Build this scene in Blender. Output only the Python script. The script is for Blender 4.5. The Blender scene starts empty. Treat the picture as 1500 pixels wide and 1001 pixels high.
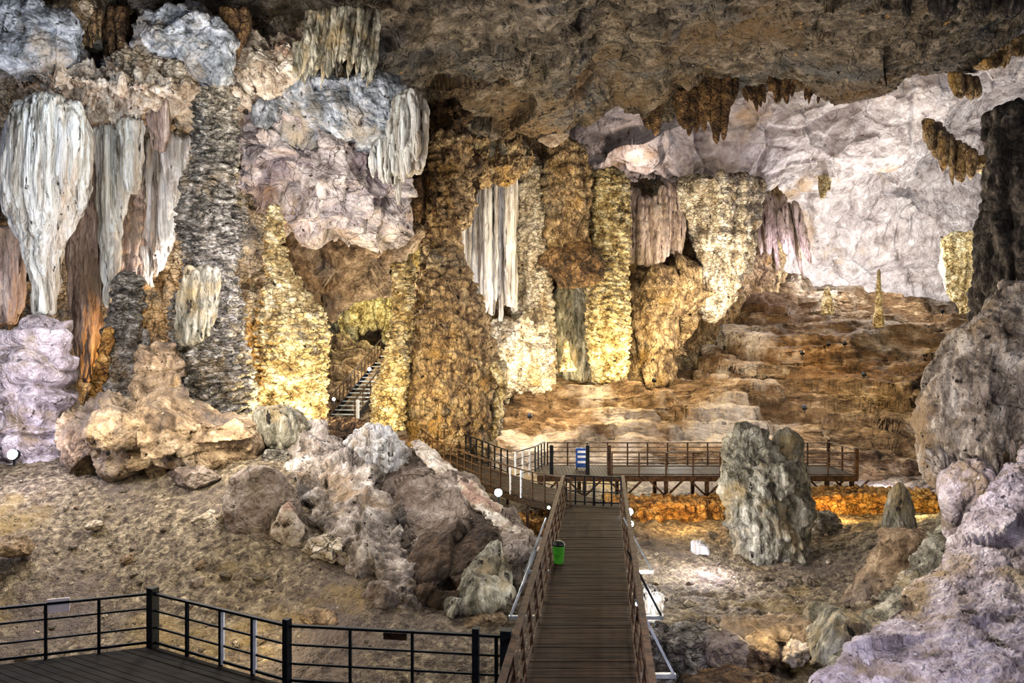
import bpy, math, random
import numpy as np
from mathutils import Vector

# ------------------------------------------------------------------ basics
F = 1100.0; CX = 750.0; CY = 500.5; EYE = 6.1
R = random.Random(7)
COL = bpy.context.scene.collection
f32 = np.float32

def W(px, py, Y):
    """world point seen at a photo position, Y metres ahead of the viewer"""
    return np.array([(px-CX)/F*Y, Y, EYE-(py-CY)/F*Y])

def tag(o, label=None, cat=None, group=None, kind=None):
    if label: o['label'] = label
    if cat: o['category'] = cat
    if group: o['group'] = group
    if kind: o['kind'] = kind
    return o

def lin(h):
    h = h.lstrip('#'); r = []
    for i in (0, 2, 4):
        c = int(h[i:i+2], 16)/255.0
        r.append(c/12.92 if c <= .04045 else ((c+.055)/1.055)**2.4)
    return (*r, 1.0)

# ------------------------------------------------------------------ noise
def _h(ix, iy, iz, s):
    h = (ix.astype(np.uint32)*np.uint32(374761393) + iy.astype(np.uint32)*np.uint32(668265263)
         + iz.astype(np.uint32)*np.uint32(2147483647) + np.uint32((s*1013904223) & 0xffffffff))
    h = (h ^ (h >> np.uint32(13)))*np.uint32(1274126177)
    h = (h ^ (h >> np.uint32(16)))*np.uint32(2246822519)
    return h ^ (h >> np.uint32(15))
_g = np.random.RandomState(3).normal(size=(256, 3)); _g /= np.linalg.norm(_g, axis=1)[:, None]; _g = (_g*1.5).astype(f32)

def perlin(P, s=0):
    P = P.astype(f32); i = np.floor(P); f = P-i; i = i.astype(np.int32)
    w = f*f*f*(f*(f*6-15)+10); out = 0
    for dx in (0, 1):
        wx = w[:, 0] if dx else 1-w[:, 0]
        for dy in (0, 1):
            wy = wx*(w[:, 1] if dy else 1-w[:, 1])
            for dz in (0, 1):
                wz = wy*(w[:, 2] if dz else 1-w[:, 2])
                g = _g[_h(i[:, 0]+dx, i[:, 1]+dy, i[:, 2]+dz, s) & np.uint32(255)]
                out = out + wz*(g[:, 0]*(f[:, 0]-dx)+g[:, 1]*(f[:, 1]-dy)+g[:, 2]*(f[:, 2]-dz))
    return out

def fbm(P, o=4, s=0, g=.5):
    a = 1.; t = 0; P = P.astype(f32)
    for k in range(o):
        t = t + a*perlin(P, s+k*17); P = P*2.03+3.1; a *= g
    return t

def ridged(P, o=4, s=0):
    a = 1.; t = 0; P = P.astype(f32)
    for k in range(o):
        t = t + a*(1-2*np.abs(perlin(P, s+k*13))); P = P*2.1+1.7; a *= .5
    return t/1.9-.5

def worley(P, s=0):
    P = P.astype(f32); b = np.floor(P-.5).astype(np.int32)
    f1 = np.full(len(P), 9., f32); f2 = f1.copy(); fac = np.zeros(len(P), f32); cid = np.zeros(len(P), f32)
    for dx in (0, 1):
        for dy in (0, 1):
            for dz in (0, 1):
                c = b+np.array([dx, dy, dz], np.int32)
                h = _h(c[:, 0], c[:, 1], c[:, 2], s)
                q = np.stack([(h & np.uint32(1023)), (h >> np.uint32(10)) & np.uint32(1023), (h >> np.uint32(20)) & np.uint32(1023)], 1).astype(f32)/1023.
                d = P-(c+.2+.6*q); r = np.sqrt((d*d).sum(1))
                n = _g[(h >> np.uint32(7)) & np.uint32(255)]
                m = r < f1
                f2 = np.where(m, f1, np.minimum(f2, r)); fac = np.where(m, (d*n).sum(1), fac)
                cid = np.where(m, q[:, 0], cid); f1 = np.where(m, r, f1)
    return f1, f2, fac, cid

def disp(P, style, s=0):
    """sum of relief terms (metres) at world points P"""
    d = np.zeros(len(P), f32); P = P.astype(f32)
    wp = np.stack([perlin(P*.45, s+91), perlin(P*.45+9, s+92), perlin(P*.45+17, s+93)], 1)
    for k, t in enumerate(style):
        q = t[0]; fr = t[1]; a = t[2]*AMP.get(q, 1); sd = s+k*101
        if q == 'fbm': d += a*fbm(P*fr, 5, sd)
        elif q == 'fbmz': d += a*fbm(P*np.array([1, 1, t[3]], f32)*fr, 4, sd)
        elif q == 'rid': d += a*ridged((P+.5*wp)*fr, 4, sd)
        elif q == 'flute':
            Q = (P+.25*wp)*np.array([1, 1, t[3] if len(t) > 3 else .06], f32)*fr
            d += a*(np.minimum(np.abs(perlin(Q, sd))*2.2, 1)**.6 - .6)
            Q = Q*2.3+4; d += a*.35*(np.minimum(np.abs(perlin(Q, sd+5))*2.2, 1)**.6 - .6)
        elif q == 'pop':
            Q = (P+.3*wp)*np.array([1, 1, t[3] if len(t) > 3 else 1.], f32)*fr
            f1, f2, _, _ = worley(Q, sd); d += a*(.6-1.6*f1*f1)
        elif q == 'rip':
            Q = (P+.4*wp)*np.array([1, 1, t[3] if len(t) > 3 else 3.], f32)*fr
            d += a*(np.minimum(np.abs(perlin(Q, sd))*2.4, 1)**.65 - .6)
        elif q == 'facet':
            f1, f2, fc, _ = worley((P+.35*wp)*fr, sd); d += a*fc
        elif q == 'crack':
            f1, f2, _, _ = worley((P+.5*wp)*fr, sd); d -= a*np.clip(1-(f2-f1)*9, 0, 1)
        elif q == 'terr':
            h = (P[:, 2]+t[4]*perlin(P*t[3], sd)+t[4]*.4*perlin(P*t[3]*2.7, sd+3))*fr
            g = h-np.floor(h); d += a*(np.where(g < .86, g/.86, (1-g)/.14)-.5)
        elif q == 'strata':
            Q = (P+.3*wp)*np.array([.18, .18, 1], f32)*fr
            d += a*(np.minimum(np.abs(perlin(Q, sd))*2.5, 1)**.5-.6)
    return d

def wloc(o):
    v = Vector((0, 0, 0))
    while o is not None: v = v+o.location; o = o.parent
    return v

# ------------------------------------------------------------------ meshes
def link_mesh(name, V, faces, mat, parent=None, origin=None, smooth=True, quads=True):
    """V (n,3) world; faces (m,4) int array or list"""
    V = np.asarray(V, np.float64)
    if origin is None:
        lo = V.min(0); hi = V.max(0); origin = np.array([(lo[0]+hi[0])/2, (lo[1]+hi[1])/2, lo[2]])
    o_ = np.asarray(origin, np.float64)
    me = bpy.data.meshes.new(name)
    if isinstance(faces, np.ndarray):
        n, k = faces.shape
        me.vertices.add(len(V)); me.vertices.foreach_set('co', (V-o_).astype(f32).ravel())
        me.loops.add(n*k); me.loops.foreach_set('vertex_index', faces.astype(np.int32).ravel())
        me.polygons.add(n); me.polygons.foreach_set('loop_start', np.arange(0, n*k, k, dtype=np.int32))
        me.update(calc_edges=True)
    else:
        me.from_pydata([tuple(v) for v in (V-o_)], [], faces); me.update()
    if smooth: me.polygons.foreach_set('use_smooth', np.ones(len(me.polygons), bool))
    me.materials.append(mat); me.validate()
    o = bpy.data.objects.new(name, me); COL.objects.link(o)
    o.location = o_
    if parent is not None:
        o.location = Vector(o_)-wloc(parent); o.parent = parent
    return o

def grid_faces(nv, nu, wrap, off=0):
    i = np.arange(nv-1)[:, None]; j = np.arange(nu if wrap else nu-1)[None, :]; j2 = (j+1) % nu
    return (np.stack([i*nu+j, i*nu+j2, (i+1)*nu+j2, (i+1)*nu+j], -1).reshape(-1, 4)+off)

def grid_normals(P, wrap):
    if wrap:
        du = np.roll(P, -1, 1)-np.roll(P, 1, 1)
    else:
        du = np.gradient(P, axis=1)
    dv = np.gradient(P, axis=0)
    n = np.cross(du, dv); l = np.linalg.norm(n, axis=2, keepdims=True)
    return n/np.maximum(l, 1e-9)

def cr(A, m, axis):
    """Catmull-Rom resample of array A along axis to m samples"""
    A = np.moveaxis(np.asarray(A, float), axis, 0); n = len(A)
    t = np.linspace(0, n-1, m); i = np.minimum(t.astype(int), n-2); f = (t-i).reshape(-1, *([1]*(A.ndim-1)))
    p0 = A[np.maximum(i-1, 0)]; p1 = A[i]; p2 = A[i+1]; p3 = A[np.minimum(i+2, n-1)]
    r = .5*((2*p1)+(-p0+p2)*f+(2*p0-5*p1+4*p2-p3)*f*f+(-p0+3*p1-3*p2+p3)*f**3)
    return np.moveaxis(r, 0, axis)

RES = 1.7
AMP = {'pop': 1.5, 'rip': 1.5, 'rid': 1.35, 'flute': 1.35, 'strata': 1.3}     # mesh spacing, photo pixels
def patch(name, rows, mat, style, nv, nu, s=0, terrace=None):
    """a lofted rock face through rows of (px,py,Y) points, displaced; facing the viewer side"""
    C = np.array([[W(*p) for p in r] for r in rows])
    P = cr(cr(C, nv, 0), nu, 1)
    for fr, k, wf, wa in (terrace or []):      # step the slope into flat treads and steep, slightly overhanging risers
        Q = P.reshape(-1, 3); h = (Q[:, 2]*fr+wa*fbm(Q*np.array([wf, wf, wf*.3], f32), 3, s+5)); g = h-np.floor(h)
        st_ = np.where(g < .8, g*.18/.8, .18+.82*((g-.8)/.2))
        Q[:, 2] += k*(st_-g)/fr; Q[:, 1] -= k*.3*np.sin(np.clip(g, 0, 1)*math.pi)**2/fr; P = Q.reshape(P.shape)
    N = grid_normals(P, False)
    if ((np.array([0, 0, EYE])-P)*N).sum(2).mean() < 0: N = -N; flip = True
    else: flip = False
    d = disp(P.reshape(-1, 3), style, s).reshape(nv, nu, 1)
    P = P+N*d
    Fc = grid_faces(nv, nu, False)
    if flip: Fc = Fc[:, ::-1]
    o = link_mesh(name, P.reshape(-1, 3), Fc, mat)
    return tag(o, kind='structure')

def col_mesh(rows, Y, style, ratio=.8, capt=10, capb=10, s=0, res=None, wob=0.0):
    """closed solid of revolution-like rock from left/right outline rows (py, xl, xr[, Y])"""
    res = res or RES
    rows = sorted(rows, key=lambda r: r[0])
    py = np.array([r[0] for r in rows], float); xl = np.array([r[1] for r in rows], float); xr = np.array([r[2] for r in rows], float)
    Yr = np.array([r[3] if len(r) > 3 else Y for r in rows], float)
    nv = max(12, int((py[-1]-py[0])/res))
    t = np.linspace(py[0], py[-1], nv)
    def sm(a):
        a = np.interp(t, py, a); k = max(1, nv//22)
        ap = np.pad(a, k, mode='reflect', reflect_type='odd'); ker = np.hanning(2*k+3)[1:-1]; ker /= ker.sum()
        return np.convolve(ap, ker, 'valid')[:nv]
    L = sm(xl); Rr = sm(xr); YY = sm(Yr)
    c = (L+Rr)/2; h = np.maximum((Rr-L)/2, .5)
    ct = t-py[0]; cb = py[-1]-t
    if capt: h = h*np.sqrt(np.clip(1-(1-np.minimum(ct/capt, 1))**2, .0004, 1))
    if capb: h = h*np.sqrt(np.clip(1-(1-np.minimum(cb/capb, 1))**2, .0004, 1))
    hm = h.max(); nu = int(max(16, min(1100, hm*2*math.pi*.62/res)))
    th = np.linspace(0, 2*math.pi, nu, endpoint=False); th = th-.42*np.cos(th)
    mpp = (YY/F)
    X = (c-CX)*mpp; Z = EYE-(t-CY)*mpp; a = h*mpp; b = a*ratio
    if wob:
        wv = fbm(np.stack([Z*.4, Z*0+s, Z*0], 1), 3, s); a = a*(1+wob*wv); b = b*(1+wob*wv)
    P = np.stack([X[:, None]+a[:, None]*np.cos(th), (YY+0*b)[:, None]+b[:, None]*np.sin(th), Z[:, None]+0*th[None, :]], -1)
    N = -grid_normals(P, True)
    d = disp(P.reshape(-1, 3), style, s).reshape(nv, nu, 1)
    fade = np.minimum(1, (a/ max(a.max()*.25, .02)))[:, None, None]
    P = P+N*d*fade
    V = P.reshape(-1, 3); n0 = len(V)
    V = np.vstack([V, P[0].mean(0), P[-1].mean(0)])
    Fc = grid_faces(nv, nu, True)
    j = np.arange(nu); j2 = (j+1) % nu
    top = np.stack([j2, j, np.full(nu, n0), np.full(nu, n0)], 1)[:, :3]
    bot = np.stack([(nv-1)*nu+j, (nv-1)*nu+j2, np.full(nu, n0+1)], 1)
    return V, Fc, top, bot

def merge(parts):
    """parts: list of (V, quads, tri1, tri2)"""
    Vs = []; Q = []; T = []; o = 0
    for V, q, a, b in parts:
        Vs.append(V); Q.append(q+o); T += [a+o, b+o]; o += len(V)
    return np.vstack(Vs), np.vstack(Q), np.vstack(T)

def solid(name, parts, mat, parent=None, origin=None):
    V, Q, T = merge(parts)
    o_ = origin
    if o_ is None:
        lo = V.min(0); hi = V.max(0); o_ = np.array([(lo[0]+hi[0])/2, (lo[1]+hi[1])/2, lo[2]])
    me = bpy.data.meshes.new(name)
    me.vertices.add(len(V)); me.vertices.foreach_set('co', (V-o_).astype(f32).ravel())
    lo_ = np.concatenate([Q.ravel(), T.ravel()]).astype(np.int32)
    me.loops.add(len(lo_)); me.loops.foreach_set('vertex_index', lo_)
    me.polygons.add(len(Q)+len(T))
    me.polygons.foreach_set('loop_start', np.concatenate([np.arange(len(Q))*4, len(Q)*4+np.arange(len(T))*3]).astype(np.int32))
    me.update(calc_edges=True)
    me.polygons.foreach_set('use_smooth', np.ones(len(me.polygons), bool))
    me.materials.append(mat); me.validate()
    o = bpy.data.objects.new(name, me); COL.objects.link(o); o.location = o_
    if parent is not None: o.location = Vector(o_)-wloc(parent); o.parent = parent
    return o

def col(name, label, cat, rows, Y, mat, style, ratio=.8, capt=10, capb=10, s=0, group=None, res=None, wob=0., parent=None):
    o = solid(name, [col_mesh(rows, Y, style, ratio, capt, capb, s, res, wob)], mat, parent)
    if parent is None: tag(o, label, cat, group)
    return o

def strands(name, label, cat, top, bot, n, Y, mat, style=(('fbm', 1.5, .06),), s=0, wmul=1.5, body=True, dY=.6, jag=.35, group=None, parent=None, res=None, sharp=.7, ct=4, tv=0):
    """a hanging drapery: fused tapering strands between a top outline and a bottom outline, both [(px,py)...]"""
    rr = random.Random(s+5); tx = [p[0] for p in top]; ty = [p[1] for p in top]; bx = [p[0] for p in bot]; by = [p[1] for p in bot]
    x0 = min(tx[0], bx[0]); x1 = max(tx[-1], bx[-1]); parts = []
    wd = (x1-x0)/n
    for k in range(n):
        u = (k+.5+rr.uniform(-.25, .25))/n
        xt = tx[0]+(tx[-1]-tx[0])*u; xb = bx[0]+(bx[-1]-bx[0])*u
        yt = float(np.interp(xt, tx, ty)); yb = float(np.interp(xb, bx, by)); yt += tv*rr.uniform(-.3, 1); H = yb-yt
        yb = yb-H*jag*rr.random()
        w = wd*wmul*rr.uniform(.7, 1.25)/2; yy = Y+rr.uniform(-dY, dY)
        rows = []
        for q in (0, .3, .6, .8, .93, 1):
            x = xt+(xb-xt)*q; ww = w*(1-.12*q) if q < .6 else w*(1-sharp*((q-.5)/.5)**1.6)
            rows.append((yt+(yb-yt)*q, x-max(ww, .8), x+max(ww, .8), yy))
        parts.append(col_mesh(rows, yy, style, 1.0, ct, min(8, abs(H)*.1), s+k, res))
    o = solid(name, parts, mat, parent)
    if parent is None: tag(o, label, cat, group)
    return o

def poly_rock(c, size, n=14, style=(('fbm', 2., .05), ('rid', 4, .03)), s=0, rot=0., res=.035, tilt=0.):
    """angular boulder: intersection of random half spaces, roughened"""
    rs = np.random.RandomState(s+11)
    nrm = rs.normal(size=(n, 3)); nrm /= np.linalg.norm(nrm, axis=1)[:, None]; dd = rs.uniform(.72, 1., n)
    r0 = max(size); nv = int(max(14, min(230, math.pi*r0/res))); nu = nv*2
    ph = np.linspace(0, math.pi, nv); th = np.linspace(0, 2*math.pi, nu, endpoint=False)
    D = np.stack([np.sin(ph)[:, None]*np.cos(th), np.sin(ph)[:, None]*np.sin(th), np.cos(ph)[:, None]+0*th], -1)
    q = D.reshape(-1, 3)@nrm.T; r = np.where(q > .05, dd/np.maximum(q, .05), 9).min(1)
    r = np.minimum(r, 1.25).reshape(nv, nu, 1)
    P = D*r*np.array(size)
    ct, st = math.cos(tilt), math.sin(tilt); P = P@np.array([[ct, 0, -st], [0, 1, 0], [st, 0, ct]]).T
    cr_, sr = math.cos(rot), math.sin(rot); P = P@np.array([[cr_, -sr, 0], [sr, cr_, 0], [0, 0, 1]]).T
    P = P+np.asarray(c)
    N = -grid_normals(P, True)
    d = disp(P.reshape(-1, 3), style, s).reshape(nv, nu, 1)
    P = P+N*d*np.minimum(1, np.sin(ph)*6)[:, None, None]
    V = P.reshape(-1, 3); n0 = len(V); V = np.vstack([V, P[0].mean(0), P[-1].mean(0)])
    j = np.arange(nu); j2 = (j+1) % nu
    return V, grid_faces(nv, nu, True), np.stack([j2, j, np.full(nu, n0)], 1), np.stack([(nv-1)*nu+j, (nv-1)*nu+j2, np.full(nu, n0+1)], 1)

def rock(name, label, cat, px, py, Y, wpx, hpx, mat, s=0, dep=.8, style=(('fbm', 2., .05), ('rid', 4, .03)), rot=0., tilt=0., group=None, n=14, res=.035):
    m = Y/F; c = W(px, py, Y); sz = (wpx/2*m, wpx/2*m*dep, hpx/2*m)
    o = solid(name, [poly_rock(c, sz, n, style, s, rot, res, tilt)], mat)
    return tag(o, label, cat, group)

# boxes & bars -------------------------------------------------------
class MB:
    def __init__(s): s.v = []; s.f = []
    def quadprism(s, a, b, up, w, h):
        """bar from a to b, width w (sideways), height h along up"""
        a = Vector(a); b = Vector(b); d = (b-a).normalized(); u = Vector(up); sd = d.cross(u)
        if sd.length < 1e-4: sd = d.cross(Vector((1, 0, 0)))
        sd.normalize(); u = sd.cross(d).normalized(); n = len(s.v)
        for p in (a, b):
            for x, y in ((-1, -1), (1, -1), (1, 1), (-1, 1)): s.v.append(tuple(p+sd*(x*w/2)+u*(y*h/2)))
        s.f += [tuple(n+i for i in q) for q in ((3, 2, 1, 0), (4, 5, 6, 7), (0, 1, 5, 4), (1, 2, 6, 5), (2, 3, 7, 6), (3, 0, 4, 7))]
        return s
    def box(s, c, sx, sy, sz, rz=0):
        n = len(s.v); C_, S_ = math.cos(rz), math.sin(rz)
        for z in (-1, 1):
            for x, y in ((-1, -1), (1, -1), (1, 1), (-1, 1)):
                X = x*sx/2; Y = y*sy/2; s.v.append((c[0]+X*C_-Y*S_, c[1]+X*S_+Y*C_, c[2]+z*sz/2))
        s.f += [tuple(n+i for i in q) for q in ((3, 2, 1, 0), (4, 5, 6, 7), (0, 1, 5, 4), (1, 2, 6, 5), (2, 3, 7, 6), (3, 0, 4, 7))]
        return s
    def prism(s, pts, z0, z1):
        n = len(s.v); k = len(pts)
        for z in (z0, z1):
            for p in pts: s.v.append((p[0], p[1], z))
        s.f.append(tuple(n+i for i in range(k))[::-1]); s.f.append(tuple(n+k+i for i in range(k)))
        for i in range(k): s.f.append((n+i, n+(i+1) % k, n+k+(i+1) % k, n+k+i))
        return s
    def lathe(s, c, prof, seg=20, axis='z', rz=0):
        n = len(s.v)
        for r, z in prof:
            for k in range(seg):
                t = 2*math.pi*k/seg
                s.v.append((c[0]+r*math.cos(t), c[1]+r*math.sin(t), c[2]+z))
        m = len(prof)
        for i in range(m-1):
            for k in range(seg): s.f.append((n+i*seg+k, n+i*seg+(k+1) % seg, n+(i+1)*seg+(k+1) % seg, n+(i+1)*seg+k))
        s.f.append(tuple(n+k for k in range(seg))[::-1]); s.f.append(tuple(n+(m-1)*seg+k for k in range(seg)))
        return s
    def cyl(s, a, b, r, seg=16):
        a = Vector(a); b = Vector(b); d = (b-a).normalized(); u = d.orthogonal().normalized(); v = d.cross(u); n = len(s.v)
        for p in (a, b):
            for k in range(seg):
                t = 2*math.pi*k/seg; s.v.append(tuple(p+u*(r*math.cos(t))+v*(r*math.sin(t))))
        s.f.append(tuple(n+k for k in range(seg))[::-1]); s.f.append(tuple(n+seg+k for k in range(seg)))
        for k in range(seg): s.f.append((n+k, n+(k+1) % seg, n+seg+(k+1) % seg, n+seg+k))
        return s
    def build(s, name, mat, parent=None, bevel=0.0, smooth=False):
        V = np.array(s.v)
        o = link_mesh(name, V, [tuple(f) for f in s.f], mat, parent, smooth=smooth)
        if bevel:
            m = o.modifiers.new('bevel', 'BEVEL'); m.width = bevel; m.segments = 2; m.limit_method = 'ANGLE'
        return o

def empty(name, loc, label=None, cat=None, group=None):
    o = bpy.data.objects.new(name, None); COL.objects.link(o); o.location = loc; o.empty_display_size = .2
    return tag(o, label, cat, group)
def copy_tree(o, parent=None):
    c = o.copy(); COL.objects.link(c); c.parent = parent
    for ch in list(o.children): copy_tree(ch, c)
    return c

# ------------------------------------------------------------------ materials
def rockmat(name, cols, pos=None, sc=1.0, st=(1, 1, 1), big=None, spot=None, bump=1., bsc=4., rough=.85, spec=.25, ndet=10, dist=.5, vein=None, bst=None, bd=.22):
    """cols: ramp; st: colour stretch; big: broad patches (hex, scale, lo, hi); spot: stains (hex, scale, threshold);
    vein: (scale, width, stretch, hex) net of cracks with their crevice shade put into the colour; bst, bsc, bd: stretch, scale and depth of fine relief"""
    m = bpy.data.materials.new(name); m.use_nodes = True; nt = m.node_tree; N = nt.nodes; L = nt.links
    b = N['Principled BSDF']; b.inputs['Roughness'].default_value = rough; b.inputs['Specular IOR Level'].default_value = spec
    tc = N.new('ShaderNodeTexCoord')
    def mapped(stretch, loc=(0, 0, 0)):
        q = N.new('ShaderNodeMapping'); q.inputs['Scale'].default_value = stretch; q.inputs['Location'].default_value = loc
        L.new(tc.outputs['Object'], q.inputs['Vector']); return q.outputs[0]
    def noise(vec, scale, det, ro=.65, di=0.):
        n = N.new('ShaderNodeTexNoise'); n.inputs['Scale'].default_value = scale; n.inputs['Detail'].default_value = det
        n.inputs['Roughness'].default_value = ro; n.inputs['Distortion'].default_value = di; L.new(vec, n.inputs['Vector']); return n.outputs['Fac']
    def rng(v, a0, a1, b0=0, b1=1):
        q = N.new('ShaderNodeMapRange'); q.inputs['From Min'].default_value = a0; q.inputs['From Max'].default_value = a1
        q.inputs['To Min'].default_value = b0; q.inputs['To Max'].default_value = b1; L.new(v, q.inputs['Value']); return q.outputs[0]
    def math_(op, x, y):
        q = N.new('ShaderNodeMath'); q.operation = op
        for i, v in enumerate((x, y)):
            if isinstance(v, (int, float)): q.inputs[i].default_value = v
            else: L.new(v, q.inputs[i])
        return q.outputs[0]
    def mix(fac, a, colr):
        x = N.new('ShaderNodeMix'); x.data_type = 'RGBA'; L.new(fac, x.inputs[0]); L.new(a, x.inputs[6]); x.inputs[7].default_value = lin(colr); return x.outputs[2]
    r = N.new('ShaderNodeValToRGB'); L.new(noise(mapped(st), sc, ndet, .72, dist), r.inputs['Fac'])
    k = len(cols); pos = pos or [.36+.28*i/(k-1) for i in range(k)]
    while len(r.color_ramp.elements) < k: r.color_ramp.elements.new(.5)
    for e, c, p in zip(r.color_ramp.elements, cols, pos): e.position = p; e.color = lin(c)
    out = r.outputs['Color']
    for g in (big if isinstance(big, list) else [big] if big else []):
        out = mix(rng(noise(mapped(g[4] if len(g) > 4 else (1, 1, 1), (g[1], 3.3, 7.7)), g[1], 6), g[2], g[3]), out, g[0])
    for g in (spot if isinstance(spot, list) else [spot] if spot else []):
        out = mix(rng(noise(mapped(g[3] if len(g) > 3 else st, (g[1], 1.3, 2.7)), g[1], 4), g[2], g[2]+.06), out, g[0])
    vh = None
    bs = bst or tuple(max(v, .2) for v in st)
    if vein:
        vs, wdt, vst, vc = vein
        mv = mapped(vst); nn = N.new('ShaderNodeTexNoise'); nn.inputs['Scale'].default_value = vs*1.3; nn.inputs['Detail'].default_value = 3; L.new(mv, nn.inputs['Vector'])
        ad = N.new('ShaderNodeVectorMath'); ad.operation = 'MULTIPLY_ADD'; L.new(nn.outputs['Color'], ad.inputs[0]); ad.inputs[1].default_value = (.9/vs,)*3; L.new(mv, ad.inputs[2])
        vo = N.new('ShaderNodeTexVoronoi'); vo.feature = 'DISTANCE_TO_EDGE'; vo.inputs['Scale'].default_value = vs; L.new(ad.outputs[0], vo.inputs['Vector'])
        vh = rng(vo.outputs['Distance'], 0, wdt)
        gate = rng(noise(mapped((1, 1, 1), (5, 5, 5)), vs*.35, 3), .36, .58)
        out = mix(math_('MULTIPLY', math_('SUBTRACT', 1, vh), math_('MULTIPLY', gate, .85)), out, vc)  # shade of the crack recesses darkens the base colour here
    L.new(out, b.inputs['Base Color'])
    if bump:
        h = noise(mapped(bs), bsc, 8, .68, .3)
        rd = math_('ABSOLUTE', math_('SUBTRACT', noise(mapped(bs, (3, 1, 4)), bsc*.7, 3, .5, .2), .5), 0)
        h = math_('ADD', h, math_('MULTIPLY', math_('MINIMUM', rd, .12), 3.0))
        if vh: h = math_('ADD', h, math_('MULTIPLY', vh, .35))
        bp = N.new('ShaderNodeBump'); bp.inputs['Strength'].default_value = bump; bp.inputs['Distance'].default_value = bd
        L.new(h, bp.inputs['Height']); L.new(bp.outputs['Normal'], b.inputs['Normal'])
    return m

def plain(name, c, rough=.6, metal=0., var=None, sc=8., st=(1, 1, 1), emit=None, es=0, bump=0):
    m = bpy.data.materials.new(name); m.use_nodes = True; nt = m.node_tree; N = nt.nodes; L = nt.links; b = N['Principled BSDF']
    b.inputs['Roughness'].default_value = rough; b.inputs['Metallic'].default_value = metal; b.inputs['Specular IOR Level'].default_value = .12
    n = N.new('ShaderNodeTexNoise'); n.inputs['Scale'].default_value = sc; n.inputs['Detail'].default_value = 6
    tc = N.new('ShaderNodeTexCoord'); mp = N.new('ShaderNodeMapping'); mp.inputs['Scale'].default_value = st
    L.new(tc.outputs['Object'], mp.inputs['Vector']); L.new(mp.outputs[0], n.inputs['Vector'])
    r = N.new('ShaderNodeValToRGB'); r.color_ramp.elements[0].position = .35; r.color_ramp.elements[1].position = .65
    r.color_ramp.elements[0].color = lin(c); r.color_ramp.elements[1].color = lin(var or c)
    L.new(n.outputs['Fac'], r.inputs['Fac']); L.new(r.outputs['Color'], b.inputs['Base Color'])
    if emit: b.inputs['Emission Color'].default_value = lin(emit); b.inputs['Emission Strength'].default_value = es
    if bump:
        bp = N.new('ShaderNodeBump'); bp.inputs['Strength'].default_value = bump; bp.inputs['Distance'].default_value = .02
        L.new(n.outputs['Fac'], bp.inputs['Height']); L.new(bp.outputs['Normal'], b.inputs['Normal'])
    return m

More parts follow.
